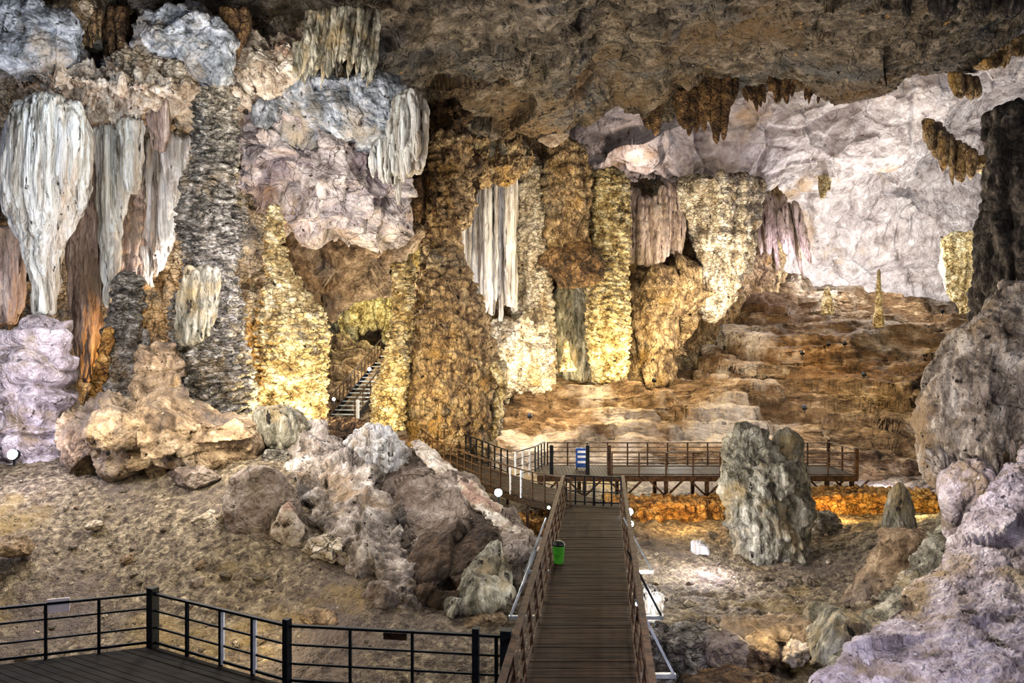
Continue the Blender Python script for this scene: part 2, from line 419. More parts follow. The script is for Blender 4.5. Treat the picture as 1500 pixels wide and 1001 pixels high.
V = (1.2, 1.2, .055); Hs = (1, 1, 2.6)
SC = (1, 1, 1.7)
D_ = '1e160f'
M = dict(
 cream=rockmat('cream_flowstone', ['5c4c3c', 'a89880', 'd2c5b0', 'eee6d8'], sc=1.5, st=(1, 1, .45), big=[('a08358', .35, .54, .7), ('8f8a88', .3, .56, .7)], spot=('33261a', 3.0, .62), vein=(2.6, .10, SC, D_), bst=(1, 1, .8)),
 white=rockmat('white_streaked_calcite', ['5f554c', 'aca39c', 'd4d2d2', 'eeeeee'], sc=3.0, st=V, big=('b59a70', .7, .53, .7, V), spot=('2c241c', 3.6, .60, V), bst=V, bsc=7, bd=.2),
 curtain=rockmat('pale_fluted_calcite', ['4f4a42', 'a8a398', 'cfd2cd', 'e8ebea'], sc=2.8, st=V, big=[('b39e84', .5, .54, .7, V), ('a9aeb6', .4, .56, .7, V)], spot=('352c22', 4, .60, V), bst=V, bsc=8, bd=.2),
 pink=rockmat('pinkish_flowstone', ['443530', '8e7a70', 'bfa99e', 'ddcec6'], sc=1.8, st=(1, 1, .2), big=('94826e', .4, .5, .7), spot=('2a1f18', 4, .60, V), bst=(1, 1, .2), bsc=6, ),
 mound=rockmat('lavender_grey_flowstone', ['4c4441', '8d8285', 'b8adb3', 'd6ced4'], sc=1.3, st=(1, 1, 1), big=[('8e7b60', .5, .52, .66), ('c8b8a0', .4, .58, .7)], spot=[('342b25', 3.0, .62), ('e6dfe2', 5, .64)], bsc=6, bd=.16),
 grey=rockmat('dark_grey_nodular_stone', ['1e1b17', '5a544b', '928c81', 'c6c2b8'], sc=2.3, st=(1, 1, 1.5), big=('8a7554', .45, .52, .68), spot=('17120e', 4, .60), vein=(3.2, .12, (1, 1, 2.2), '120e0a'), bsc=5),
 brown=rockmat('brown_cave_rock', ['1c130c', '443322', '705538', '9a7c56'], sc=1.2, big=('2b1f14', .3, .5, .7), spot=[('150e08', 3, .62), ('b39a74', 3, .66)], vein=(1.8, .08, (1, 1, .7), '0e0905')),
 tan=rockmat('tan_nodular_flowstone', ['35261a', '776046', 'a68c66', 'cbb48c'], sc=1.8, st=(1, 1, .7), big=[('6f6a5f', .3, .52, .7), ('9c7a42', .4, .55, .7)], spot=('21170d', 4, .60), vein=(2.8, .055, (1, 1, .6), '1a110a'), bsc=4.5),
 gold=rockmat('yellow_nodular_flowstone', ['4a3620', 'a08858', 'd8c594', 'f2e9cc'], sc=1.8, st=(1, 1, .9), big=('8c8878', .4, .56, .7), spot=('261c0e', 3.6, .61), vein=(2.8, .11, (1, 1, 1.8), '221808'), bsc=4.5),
 umber=rockmat('dark_umber_rock', ['1c1510', '33281f', '4a3b2e', '6b5743'], sc=1.4, bsc=4, bd=.12),
 chalk=rockmat('chalky_cream_rock', ['6a5848', 'b0a08e', 'd6cabb', 'efe8dc'], sc=1.6, big=[('b08a60', .5, .55, .68), ('9c7f78', .5, .57, .68)], spot=[('3a2a1e', 2.2, .61), ('f4f0ea', 4, .66)], bsc=3.5, bd=.22),
 slab=rockmat('smooth_tan_rock', ['3a2c1e', '6f5c46', '978166', 'b9a68a'], sc=1.4, big=('6a6058', .4, .52, .7), spot=[('241a10', 4, .62), ('c8b898', 5, .67)], bsc=4, bd=.18),
 scree=rockmat('gravelly_brown_earth', ['2a2119', '54483a', '7c6f5a', 'a89a80'], sc=4.5, big=[('5d524b', .18, .48, .62), ('8a7446', .25, .57, .72)], spot=[('1f1811', 9, .60), ('cfc4a8', 13, .68)], bsc=11, bd=.09, ndet=12),
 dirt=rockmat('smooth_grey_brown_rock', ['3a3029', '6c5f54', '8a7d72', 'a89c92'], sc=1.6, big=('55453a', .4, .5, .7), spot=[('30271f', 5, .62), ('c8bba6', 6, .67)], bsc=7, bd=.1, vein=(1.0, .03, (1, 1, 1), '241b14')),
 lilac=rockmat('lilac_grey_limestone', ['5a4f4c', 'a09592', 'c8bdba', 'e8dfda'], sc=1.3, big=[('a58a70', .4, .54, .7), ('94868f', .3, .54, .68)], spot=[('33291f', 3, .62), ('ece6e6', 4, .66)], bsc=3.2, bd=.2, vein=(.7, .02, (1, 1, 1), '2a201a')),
 blue=rockmat('bluish_grey_limestone', ['34363a', '6c7278', '989ea8', 'c8cdd4'], sc=1.6, big=('a89c8c', .4, .52, .68), spot=('2e2b27', 3, .61), bsc=3, bd=.16),
 mottle=rockmat('mottled_grey_boulder_stone', ['38312c', '766b62', 'a59a90', 'd8cfc6'], sc=1.5, st=(1, 1, .7), big=[('9a8266', .45, .54, .68), ('3a3430', .35, .56, .68)], spot=[('1e1815', 3.5, .61), ('ded6cc', 5, .66)], bsc=6, bd=.15),
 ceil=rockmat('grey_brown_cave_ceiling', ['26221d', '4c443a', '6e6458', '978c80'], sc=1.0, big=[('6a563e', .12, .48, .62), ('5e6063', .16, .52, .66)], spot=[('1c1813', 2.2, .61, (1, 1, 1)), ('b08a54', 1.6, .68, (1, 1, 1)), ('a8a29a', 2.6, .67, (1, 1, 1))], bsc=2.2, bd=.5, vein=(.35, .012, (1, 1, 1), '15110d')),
  vault=rockmat('pale_limestone_vault', ['857a78', 'b0a7a8', 'c8c1c3', 'e4dfe2'], sc=.9, big=('b89f84', .16, .56, .68), spot=('5c4a3a', 1.6, .66), bsc=1.6, bd=.22),
 hill=rockmat('terraced_brown_flowstone', ['32230f', '553f28', '6f573d', '9a866e'], sc=.8, st=(.7, .7, 1.6), big=[('4c3319', .14, .52, .66), ('ada093', .11, .50, .62)], spot=('2a1d12', 1.2, .66, (.5, .5, 3)), bsc=2.4, bd=.4, bst=(.6, .6, 1.8)),
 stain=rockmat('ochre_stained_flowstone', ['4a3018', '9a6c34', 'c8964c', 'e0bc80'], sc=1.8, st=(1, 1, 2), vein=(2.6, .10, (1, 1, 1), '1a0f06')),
 green=rockmat('olive_grey_flowstone', ['2c2a20', '686456', '959080', 'c6c2b2'], sc=2.0, st=(1, 1, .4), big=('a08a60', .5, .54, .7), spot=('1d1812', 3.4, .60, (1, 1, .3)), bst=(1, 1, .35), bsc=5),
 char=rockmat('near_black_rock', ['0f0d0c', '262220', '453f3b', '756c66'], sc=2.0, st=(1, 1, .5), bsc=5, spot=('a0978c', 4, .67)),
 wood=plain('weathered_boardwalk_wood', '17110b', .85, var='3a2b1d', sc=2.2, st=(.5, 6, 6), bump=.3),
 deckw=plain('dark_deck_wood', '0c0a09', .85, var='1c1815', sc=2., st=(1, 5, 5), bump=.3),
 rail=plain('brown_painted_timber', '20160f', .7, var='4c3726', sc=3, st=(3, 3, 3), bump=.2),
 iron=plain('dark_painted_steel', '0b0d10', .6, .1, var='171b20', sc=6),
 steel=plain('galvanised_steel', '8d9498', .35, .6, var='b9bfc2', sc=5),
 bin=plain('green_plastic', '357a20', .45, var='428c2c', sc=3), binlid=plain('black_plastic', '101210', .4, var='1c1f1c'),
 sign=plain('pale_pink_board', 'dccfd2', .5, var='f0e8ea', sc=4), bluep=plain('blue_board', '24407e', .4, var='2f56a0'), whitep=plain('white_paint', 'c8cdda', .5, var='e8ecf4'),
 lampbody=plain('black_lamp_housing', '0f1012', .4, .4, var='1b1d20'),
 lampface=plain('lit_cool_lamp_glass', 'ffffff', .3, emit='e4f1ff', es=60), lampwarm=plain('lit_warm_lamp_glass', 'ffffff', .3, emit='fff0c0', es=35),
)

# ================================================================== THE CAVE SHELL
edge = [(-250, 5, 30), (0, 12, 30), (150, 14, 31), (300, 18, 32), (430, 22, 33), (520, 60, 35), (565, 110, 36), (640, 158, 42), (740, 196, 45), (800, 205, 45), (845, 182, 46),
        (895, 150, 50), (960, 176, 50), (1040, 132, 50), (1130, 122, 50), (1210, 140, 50), (1285, 142, 50), (1360, 108, 48), (1430, 78, 46), (1500, 40, 44), (1750, 0, 42)]
rows = []
def zpy(z, Y): return CY-(z-EYE)/Y*F
for t in (0, .2, .4, .6, .78, .92, 1.0):
    r = []
    for px, py, Y in edge:
        ze = EYE-(py-CY)/F*Y; y = 13+(Y-13)*t; z = 21.5+(ze-21.5)*t**1.6; r.append((px, zpy(z, y), y))
    rows.append(r)
rows.append([(px, zpy(EYE-(py-CY)/F*Y+1.2, Y+1.0), Y+1.0) for px, py, Y in edge])
rows.append([(px, zpy(EYE-(py-CY)/F*Y+5, Y+2.5), Y+2.5) for px, py, Y in edge])
patch('ceiling', rows, M['ceil'], [('fbm', .1, .9), ('fbm', .4, .25), ('facet', .2, .7), ('facet', .8, .12), ('rid', 1.2, .10), ('crack', .25, .25), ('rid', 3, .07)], 560, 950, 3)

bnd = [(760, 235), (860, 238), (950, 268), (1050, 284), (1110, 292), (1180, 258), (1300, 236), (1372, 180), (1450, 150), (1600, 120)]
rows = [[(x, 40, 54) for x, b in bnd], [(x, 130, 58) for x, b in bnd], [(x, (130+b)/2, 60.5) for x, b in bnd], [(x, b-8, 62.5) for x, b in bnd],
        [(x, b+6, 65.5) for x, b in bnd], [(x, b+45, 69) for x, b in bnd], [(x, 380, 71) for x, b in bnd], [(x, 430, 71) for x, b in bnd], [(x, 490, 69) for x, b in bnd]]
patch('wall_back_right', rows, M['vault'], [('fbm', .08, .9), ('facet', .14, 1.3), ('facet', .4, .22), ('fbm', .5, .12), ('crack', .16, .4), ('rid', 2.0, .03)], 430, 700, 21)

cx = [(420, 62), (480, 62), (540, 61), (600, 58), (650, 50), (740, 52), (820, 54), (900, 55), (980, 57), (1060, 60), (1140, 66)]
def wtop(x): return float(np.interp(x, [560, 760, 830, 860, 950, 1050, 1140], [60, 90, 225, 245, 276, 292, 300]))
rows = [[(x, wtop(x)+(640-wtop(x))*f, Y+dy) for x, Y in cx] for f, dy in ((0, 2.5), (.04, .4), (.2, 0), (.4, .3), (.6, 1), (.8, 1.5), (.9, 1), (1, 0))]
patch('wall_back', rows, M['tan'], [('fbm', .12, 1.5), ('flute', .35, .9, .15), ('flute', 1.1, .3, .15), ('pop', 1.2, .2), ('fbm', 2, .12)], 320, 520, 33)

cx = [(-300, 32), (-100, 32.5), (0, 33), (100, 33.5), (200, 34.5), (280, 35), (350, 36), (400, 38), (450, 43)]
rows = [[(x, py, Y+dy) for x, Y in cx] for py, dy in ((-60, -5), (40, -4), (110, -2), (170, .2), (260, .6), (360, 1), (450, 1), (560, 0), (660, -2), (720, -3))]
patch('wall_left', rows, M['cream'], [('fbm', .2, 1.0), ('facet', .35, .7), ('flute', .9, .3, .12), ('rid', 1.1, .16), ('facet', 1.2, .25), ('fbm', 3, .07)], 340, 400, 44)

# ground: a height field through measured points -------------------------------------------------
G = [(-250, 1010, 15.5), (-250, 860, 20), (-250, 720, 23), (-250, 650, 27), (-250, 640, 38),
     (0, 1020, 16.0), (0, 900, 19), (0, 800, 21), (0, 715, 23.3), (0, 672, 25.5), (0, 640, 30), (0, 620, 38),
     (150, 1015, 16.2), (150, 900, 19), (150, 800, 21.2), (150, 715, 23.5), (150, 672, 25.5), (150, 640, 31),
     (300, 1010, 16.2), (300, 900, 18.6), (300, 800, 20.6), (300, 720, 22.8), (300, 668, 25), (300, 640, 29), (300, 615, 37),
     (400, 980, 16.5), (400, 880, 18.8), (400, 780, 20.8), (400, 700, 23), (400, 640, 27), (420, 615, 33),
     (500, 975, 16.6), (500, 900, 18.3), (500, 820, 20.2), (500, 740, 22.6), (500, 672, 26), (500, 635, 31), (520, 618, 40),
     (590, 970, 16.8), (590, 900, 18.4), (590, 810, 21), (590, 745, 23), (590, 690, 25.5),
     (670, 960, 17), (670, 905, 18.4), (670, 850, 20.5), (670, 790, 23), (690, 752, 25.0),
     (740, 960, 17), (750, 900, 19.3), (750, 850, 21.5), (760, 815, 24.2)]
P0 = [W(*g) for g in G]
for px, Y, z in [(860, 13, -2.2), (860, 16, -1.7), (860, 20, -1.4), (860, 26, -1.4), (860, 31, -1.3), (800, 22, -1.3), (780, 28, -1.4), (720, 28.5, -1.2), (680, 31, -.9), (620, 33, -.4), (560, 36, .3), (600, 39, .3),
                 (1000, 13, -3.0), (1000, 17.5, -2.3), (1000, 19.6, -1.6), (1000, 24, -1.4), (1000, 28, -1.3), (1100, 17, -2.4), (1100, 19.4, -1.6), (1100, 24, -1.45), (1100, 31, -1.3),
                 (1200, 13, -3.0), (1200, 17, -2.2), (1190, 20, -1.5), (1200, 25, -1.3), (1200, 31, -1.2), (1290, 19, -1.1), (1300, 22, -.7), (1300, 25.5, -.6), (1380, 20, .2), (1380, 24, .1), (1300, 31, -1.1),
                 (1480, 18, .6), (1500, 24, .6), (1480, 31, -.6), (1700, 20, 1.2), (1700, 30, .4), (900, 35, -1.2), (1100, 36, -1.2), (1300, 36, -1.0), (1500, 37, -.6), (750, 35, -.9),
                 (600, 9, -3.2), (0, 9, -3.2), (1000, 9, -3.4), (1500, 9, -2.5), (-250, 9, -3), (300, 12.5, -2.7), (700, 13, -2.6)]:
    P0.append(np.array([(px-CX)/F*Y, Y, z]))
P0 = np.array(P0)
def tps_fit(p, z, reg=.02):
    n = len(p); d = np.linalg.norm(p[:, None]-p[None], axis=2); K = np.where(d > 0, d*d*np.log(d+1e-9), 0)+reg*np.eye(n)
    Q = np.hstack([np.ones((n, 1)), p]); A = np.zeros((n+3, n+3)); A[:n, :n] = K; A[:n, n:] = Q; A[n:, :n] = Q.T
    return np.linalg.solve(A, np.concatenate([z, np.zeros(3)]))
TW = tps_fit(P0[:, :2], P0[:, 2])
def ground_z(x, y):
    q = np.stack([np.ravel(x), np.ravel(y)], 1).astype(float); out = np.zeros(len(q))
    for a in range(0, len(q), 20000):
        s_ = q[a:a+20000]; d = np.linalg.norm(s_[:, None]-P0[None, :, :2], axis=2)
        out[a:a+20000] = (np.where(d > 0, d*d*np.log(d+1e-9), 0))@TW[:-3]+TW[-3]+s_@TW[-2:]
    return out
def gz(x, y): return float(ground_z(np.array([x]), np.array([y]))[0])
nv, nu = 560, 800
yy = 8.5*(39/8.5)**np.linspace(0, 1, nv)[:, None]; xx = np.linspace(-300, 1800, nu)[None, :]
X = (xx-CX)/F*yy; Y = yy+0*xx; Z = ground_z(X, Y).reshape(nv, nu)
P = np.stack([X, Y, Z], -1); N = grid_normals(P, False); N *= np.sign(N[..., 2:3])
Q = P.reshape(-1, 3)
left = np.clip((1.0-Q[:, 0])/1.5, 0, 1)
d1 = disp(Q, [('fbm', .6, .14), ('fbm', 2.2, .07), ('pop', 4.2, .045), ('rid', 5, .035)], 5)
d2 = disp(Q, [('fbm', .5, .12), ('rip', .9, .10, 1), ('rid', 2.2, .07), ('fbm', 5, .025)], 8)
P = P+N*(left*d1*.75+(1-left)*d2).reshape(nv, nu, 1)
tag(link_mesh('floor', P.reshape(-1, 3), grid_faces(nv, nu, False), M['scree']), kind='structure')

# the terraced hill ------------------------------------------------------------------------------
hx = [560, 620, 680, 730, 800, 900, 1000, 1060, 1110, 1200, 1300, 1400, 1500, 1620]
def hrow(pys, Ys): return [(x, p, y) for x, p, y in zip(hx, pys, Ys)]
rows = [hrow([760]*14, [32.5]*14),
        hrow([725, 722, 720, 725, 730, 735, 735, 735, 735, 730, 720, 715, 705, 700], [37]*14),
        hrow([690, 685, 680, 680, 690, 695, 695, 695, 695, 690, 680, 660, 640, 640], [39]*14),
        hrow([665, 660, 650, 640, 650, 655, 655, 655, 655, 645, 630, 610, 590, 580], [42]*14),
        hrow([640, 640, 628, 610, 610, 612, 615, 612, 610, 605, 590, 570, 550, 540], [45]*14),
        hrow([630, 625, 610, 585, 578, 578, 580, 578, 575, 570, 555, 535, 520, 510], [48]*14),
        hrow([620, 610, 600, 565, 550, 548, 550, 545, 540, 530, 520, 505, 495, 490], [51.5]*14),
        hrow([610, 600, 590, 560, 541, 541, 540, 505, 480, 478, 480, 478, 472, 470], [56]*14),
        hrow([600, 595, 585, 560, 538, 537, 520, 462, 436, 440, 448, 455, 458, 458], [61]*14),
        hrow([595, 590, 580, 560, 536, 534, 510, 430, 402, 408, 428, 446, 458, 458], [66]*14),
        hrow([590, 585, 575, 560, 534, 532, 508, 420, 392, 400, 420, 440, 455, 455], [71]*14)]
patch('floor_hillside', rows, M['hill'], [('fbm', .3, .12), ('rip', .5, .12, 1), ('rid', 1.6, .07), ('pop', 1.4, .08)], 850, 850, 12, terrace=[(.42, .9, .09, 1.0), (1.1, .95, .10, .9), (2.6, .8, .25, .9)])

# ================================================================== FORMATIONS, LEFT
FL = [('flute', 1.5, .20), ('flute', 3.5, .07), ('fbm', 1.2, .06)]
col('draped_column', 'tall pale rounded drapery with long vertical flutes at the far left', 'stalactite',
    [(134, 48, 88), (150, 32, 108), (170, 20, 122), (200, 12, 131), (260, 6, 128), (310, 12, 112), (350, 28, 101), (385, 42, 88), (420, 52, 82), (462, 50, 84)], 26.5, M['curtain'],
    [('flute', 1.6, .22, .02), ('flute', 4.5, .08, .02), ('fbm', 1.0, .05)], .7, 20, 6, 1)
col('flowstone_mound', 'lavender domed flowstone mound with drip skirts, under the fluted drapery', 'stalagmite',
    [(462, 40, 92), (478, 15, 96), (500, -5, 100), (540, -16, 102), (560, -18, 100), (600, -22, 107), (640, -20, 108), (680, -20, 108)], 26, M['mound'],
    [('rip', .7, .22, 2.2), ('terr', .9, .3, .5, .35), ('flute', 1.6, .10), ('fbm', 2, .06)], .7, 26, 6, 2)
col('pink_wall_drape', 'pinkish fluted drape at the left edge beside the domed mound', 'stalactite', [(330, -60, 30), (400, -60, 32), (450, -60, 26), (480, -60, 12)], 28.5, M['pink'], FL, .6, 8, 12, 3)
for nm, lb, rows_, Y_, mt, st_, s_ in [
    ('flowstone_drape', 'narrow grey-pink drape right of the pale fluted drapery', [(190, 108, 140), (250, 100, 150), (330, 96, 150), (420, 98, 148), (470, 104, 146), (560, 116, 140)], 30.5, 'pink', FL, 4),
    ('flowstone_drape', 'long lilac ribbed drape with a pointed foot, third from the left', [(180, 138, 172), (260, 142, 186), (340, 145, 180), (420, 150, 166), (452, 154, 160)], 29.5, 'curtain', FL, 5),
    ('flowstone_drape', 'fan-shaped pale drape hanging under the pale ledge', [(172, 172, 210), (190, 166, 214), (230, 172, 212), (262, 178, 206), (284, 186, 196)], 29, 'curtain', FL, 6),
    ('flowstone_drape', 'smooth pinkish drape like a hanging cloth, right of the fan-shaped one', [(128, 222, 250), (160, 216, 250), (200, 220, 248), (225, 228, 240)], 29.2, 'pink', FL, 7),
    ('flowstone_drape', 'brightly lit white drape with a curling right edge', [(200, 222, 290), (240, 212, 278), (300, 204, 262), (350, 200, 252), (390, 202, 236), (425, 205, 216)], 31, 'white', FL, 8),
    ('flowstone_drape', 'reddish ribbed drape between the lilac drape and the lit white one', [(270, 176, 212), (330, 170, 212), (400, 158, 208), (440, 160, 205), (480, 164, 200)], 30.6, 'pink', [('flute', 2, .16), ('pop', 2.2, .14), ('fbm', 2, .05)], 9),
    ]:
    col(nm, lb, 'stalactite', rows_, Y_, M[mt], st_, .6, 10, 10, s_)
col('stone_column', 'slim dark nodular column standing behind the orange-lit gap', 'column', [(400, 172, 202), (440, 166, 206), (480, 160, 206), (520, 156, 204), (560, 148, 204), (600, 130, 206), (640, 125, 206)], 28.5, M['grey'],
    [('pop', 1.8, .26), ('pop', 4, .09), ('fbm', 2, .06)], .8, 8, 6, 10)
col('stained_drape', 'narrow ochre drape glowing beside the slim dark column', 'stalactite', [(478, 158, 168), (510, 146, 162), (550, 138, 158), (590, 130, 150), (620, 125, 146)], 27.8, M['stain'], [('pop', 2.5, .12), ('fbm', 3, .05)], .6, 5, 5, 11)
col('stalagmite', 'squat tan stalagmite with a pale pointed tip, left of the dark column', 'stalagmite', [(500, 224, 240), (515, 212, 250), (540, 198, 262), (570, 192, 266), (600, 192, 264), (630, 190, 262)], 26, M['slab'],
    [('facet', 1.2, .3), ('flute', 2.4, .1, .2), ('pop', 2.4, .1), ('rid', 3, .06), ('fbm', 5, .03)], .9, 10, 5, 12)
col('small_stalagmite', 'thin dark stub of a stalagmite before the orange-lit wall', 'stalagmite', [(482, 210, 218), (500, 208, 220), (530, 207, 222)], 27.5, M['grey'], [('fbm', 3, .05)], .9, 4, 3, 13)
# the big dark column, three fused swellings
col('great_dark_column', 'tall dark scaly column of stacked swellings left of centre', 'column',
    [(126, 304, 326), (150, 290, 342), (180, 284, 347), (225, 285, 347), (245, 288, 347), (262, 280, 345), (300, 273, 353), (340, 270, 354), (370, 274, 350), (392, 283, 340), (412, 272, 342), (440, 258, 344),
     (480, 252, 346), (505, 256, 356), (530, 264, 364), (570, 268, 371), (610, 276, 372), (640, 280, 372)], 27.5, M['grey'],
    [('fbm', .5, .18), ('rip', 1.6, .16, 3), ('flute', 1.4, .12, .1), ('pop', 2.8, .12, 1.5), ('fbm', 4, .05)], .85, 16, 5, 14)
col('ribbed_drape', 'pale ribbed drape clinging to the left side of the dark column', 'stalactite', [(388, 280, 318), (410, 268, 320), (440, 258, 318), (480, 253, 312), (505, 258, 296)], 26.3, M['green'], [('flute', 2.2, .2), ('fbm', 2, .05)], .5, 8, 12, 15)
# ledges and hanging rocks at the upper left
rock('limestone_ledge', 'pale cream ledge above the hanging drapes at upper left', 'rock ledge', 190, 138, 30.2, 250, 62, M['chalk'], 16, .8, (('rid', 1.1, .3), ('facet', 1.2, .4), ('flute', 2, .15, .3), ('pop', 2.4, .14), ('fbm', 4, .06)), n=22)
rock('limestone_ledge', 'rough cream ledge of broken blocks below the fluted ceiling curtain', 'rock ledge', 395, 108, 32, 190, 100, M['chalk'], 17, .8, (('rid', 1.1, .35), ('facet', 1.2, .6), ('fbm', 4, .08)), n=22)
rock('hanging_rock', 'bluish hanging rock filling the top left corner', 'rock', 35, 52, 28, 190, 100, M['blue'], 18, .8, (('fbm', .8, .3), ('facet', .8, .5), ('rid', 2, .1)), n=18)
rock('hanging_rock', 'smooth blue-grey hanging boss near the top, over the lumpy cream rocks', 'rock', 262, 52, 29, 150, 84, M['blue'], 19, .8, (('fbm', .9, .4), ('fbm', 3, .08)), n=22)
rock('hanging_rock', 'pointed blue-grey hanging rock left of the fluted ceiling curtain', 'rock', 305, 78, 28.6, 62, 90, M['blue'], 20, .8, (('fbm', .9, .3), ('fbm', 3, .06)), n=16)
for k, (px, py, w, h, lb) in enumerate([(190, 92, 34, 44, 'round cream boss left of the row of lumpy rocks'), (222, 88, 40, 60, 'largest lumpy cream rock under the blue-grey boss'), (248, 82, 22, 52, 'brown finger of rock between lumpy cream rocks'), (268, 100, 46, 40, 'low cream lump at the right of the row')]):
    rock('lumpy_rock', lb, 'rock', px, py, 29, w, h, M['brown' if k == 2 else 'cream'], 30+k, .8, (('pop', 1.6, .25), ('fbm', 3, .08)))
strands('stalactite_cluster', 'fringe of small brown stalactites near the top left corner', 'stalactite', [(66, 14), (150, 12)], [(70, 78), (110, 92), (150, 62)], 17, 29, M['tan'], s=31, jag=.5)
strands('stalactite_cluster', 'broad brown drape beside the small stalactite fringe at top left', 'stalactite', [(152, 8), (188, 10)], [(154, 108), (188, 88)], 5, 29.3, M['brown'], s=32, wmul=1.9, jag=.2)
strands('stalactite_cluster', 'narrow bluish drape falling from the top left corner rock', 'stalactite', [(62, 48), (94, 60)], [(64, 96), (104, 138)], 6, 28, M['blue'], s=33, jag=.3)
col('dark_drape', 'dark brown drape between the blue-grey rocks and the fluted curtain', 'stalactite', [(16, 322, 366), (40, 324, 362), (70, 330, 352), (92, 336, 346)], 29.2, M['brown'], FL, .7, 4, 10, 34)
strands('ceiling_curtain', 'large grey fluted curtain hanging from the ceiling, upper left of centre', 'stalactite', [(452, 16), (505, 8), (556, 14)], [(434, 118), (476, 142), (500, 118), (545, 134)], 20, 29, M['green'],
        (('flute', 2, .10), ('fbm', 2, .05)), s=35, wmul=2.1, jag=.3, sharp=.85)
strands('ceiling_curtain', 'short ragged fringe at the left edge of the large fluted curtain', 'stalactite', [(432, 62), (462, 50)], [(430, 122), (460, 128)], 8, 29.6, M['green'], s=36, wmul=1.9)
# wing shaped curtain
o = col('wing_curtain', 'grey wing-shaped curtain hanging over the dark hollow', 'stalactite',
    [(130, 590, 612), (142, 582, 622), (165, 574, 627), (200, 566, 628), (225, 556, 625), (245, 556, 616), (262, 562, 604)], 30, M['curtain'], [('flute', 2.4, .16, .12), ('flute', 5, .05, .1), ('fbm', 1.5, .06)], .6, 10, 14, 37)
strands('wing_curtain_fringe', 'pointed grey stalactites fused below the wing-shaped curtain', 'stalactite', [(545, 196), (620, 190)], [(545, 262), (572, 292), (586, 306), (604, 262), (620, 240)], 11, 29.9, M['curtain'], (('flute', 2.5, .06), ('fbm', 2, .04)), s=38, wmul=2.0, jag=.3, ct=34, tv=26, dY=.4)

# ================================================================== FORMATIONS, CENTRE LEFT
col('hanging_boulder', 'huge pale lilac rock jutting down from the ceiling over the cavern', 'rock',
    [(150, 352, 600), (185, 348, 585), (215, 346, 575), (250, 350, 592), (280, 372, 592), (310, 408, 590), (330, 430, 575), (345, 452, 548)], 34, M['lilac'],
    [('facet', .35, 1.2), ('facet', 1.1, .4), ('rid', 1, .16), ('crack', .5, .15), ('fbm', 3, .06)], .6, 30, 16, 40)
col('bluish_rock_shelf', 'bluish-white sloping shelf between fluted curtain and wing curtain', 'rock ledge',
    [(118, 440, 575), (140, 380, 590), (165, 370, 590), (190, 400, 585), (208, 470, 575)], 32, M['blue'], [('facet', .6, .6), ('rid', 1.4, .14), ('fbm', 3, .06)], .5, 12, 12, 41)
col('slanting_rock_slab', 'great slanting brown slab with a pale lower edge above the stairs', 'rock',
    [(300, 408, 640), (340, 414, 628), (370, 420, 606), (400, 430, 574), (430, 448, 535), (455, 466, 505), (474, 480, 494)], 41, M['slab'],
    [('facet', .3, 1.0), ('strata', 1.2, .2), ('rid', 1, .18), ('fbm', 2.5, .06)], .5, 16, 8, 42)
m = MB()
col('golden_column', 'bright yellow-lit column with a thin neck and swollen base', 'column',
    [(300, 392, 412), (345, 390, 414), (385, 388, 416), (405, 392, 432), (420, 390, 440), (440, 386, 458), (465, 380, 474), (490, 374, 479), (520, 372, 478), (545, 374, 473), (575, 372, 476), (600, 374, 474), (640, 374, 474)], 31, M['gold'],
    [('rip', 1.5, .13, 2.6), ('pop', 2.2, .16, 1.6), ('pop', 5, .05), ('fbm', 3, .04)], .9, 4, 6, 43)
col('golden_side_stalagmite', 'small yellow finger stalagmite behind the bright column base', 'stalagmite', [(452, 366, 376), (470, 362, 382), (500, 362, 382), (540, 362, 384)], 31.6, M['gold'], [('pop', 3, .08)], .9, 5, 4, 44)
col('thin_gold_column', 'slender yellow column between the stairs and the massive brown column', 'column',
    [(385, 574, 606), (430, 577, 606), (470, 576, 604), (510, 566, 600), (545, 560, 598), (570, 546, 594), (600, 544, 592), (632, 545, 590)], 36.5, M['gold'],
    [('rip', 1.6, .12, 3), ('pop', 2, .14, 1.6), ('fbm', 3, .04)], .9, 4, 6, 45)
col('massive_brown_column', 'massive brown column widening downwards beside the walkway', 'column',
    [(200, 640, 690), (260, 634, 696), (310, 630, 692), (350, 626, 672), (400, 614, 684), (440, 605, 700), (480, 600, 716), (520, 596, 724), (560, 592, 730), (600, 590, 732), (625, 598, 728), (650, 600, 722), (690, 606, 716)], 38.5, M['tan'],
    [('fbm', .35, .3), ('rip', 1.4, .16, 1.6), ('pop', 1.9, .2, .9), ('pop', 4.2, .07), ('flute', 1., .12, .1)], .85, 6, 30, 46)
strands('drip_skirt', 'row of drooping brown drips around the foot of the massive column', 'stalactite', [(628, 575), (718, 575)], [(628, 650), (670, 656), (716, 630)], 15, 36.75, M['tan'], (('pop', 3, .07), ('fbm', 2, .04)), s=47, wmul=2.1, jag=.35, sharp=.6, ct=40, tv=30, dY=.3)
col('pale_side_flow', 'pale yellow flowstone strip down the right side of the massive column', 'flowstone', [(530, 716, 742), (560, 722, 738), (590, 722, 737), (620, 716, 732), (645, 706, 722)], 37.6, M['gold'], [('pop', 1.8, .2), ('flute', 2, .1)], .8, 8, 8, 48)
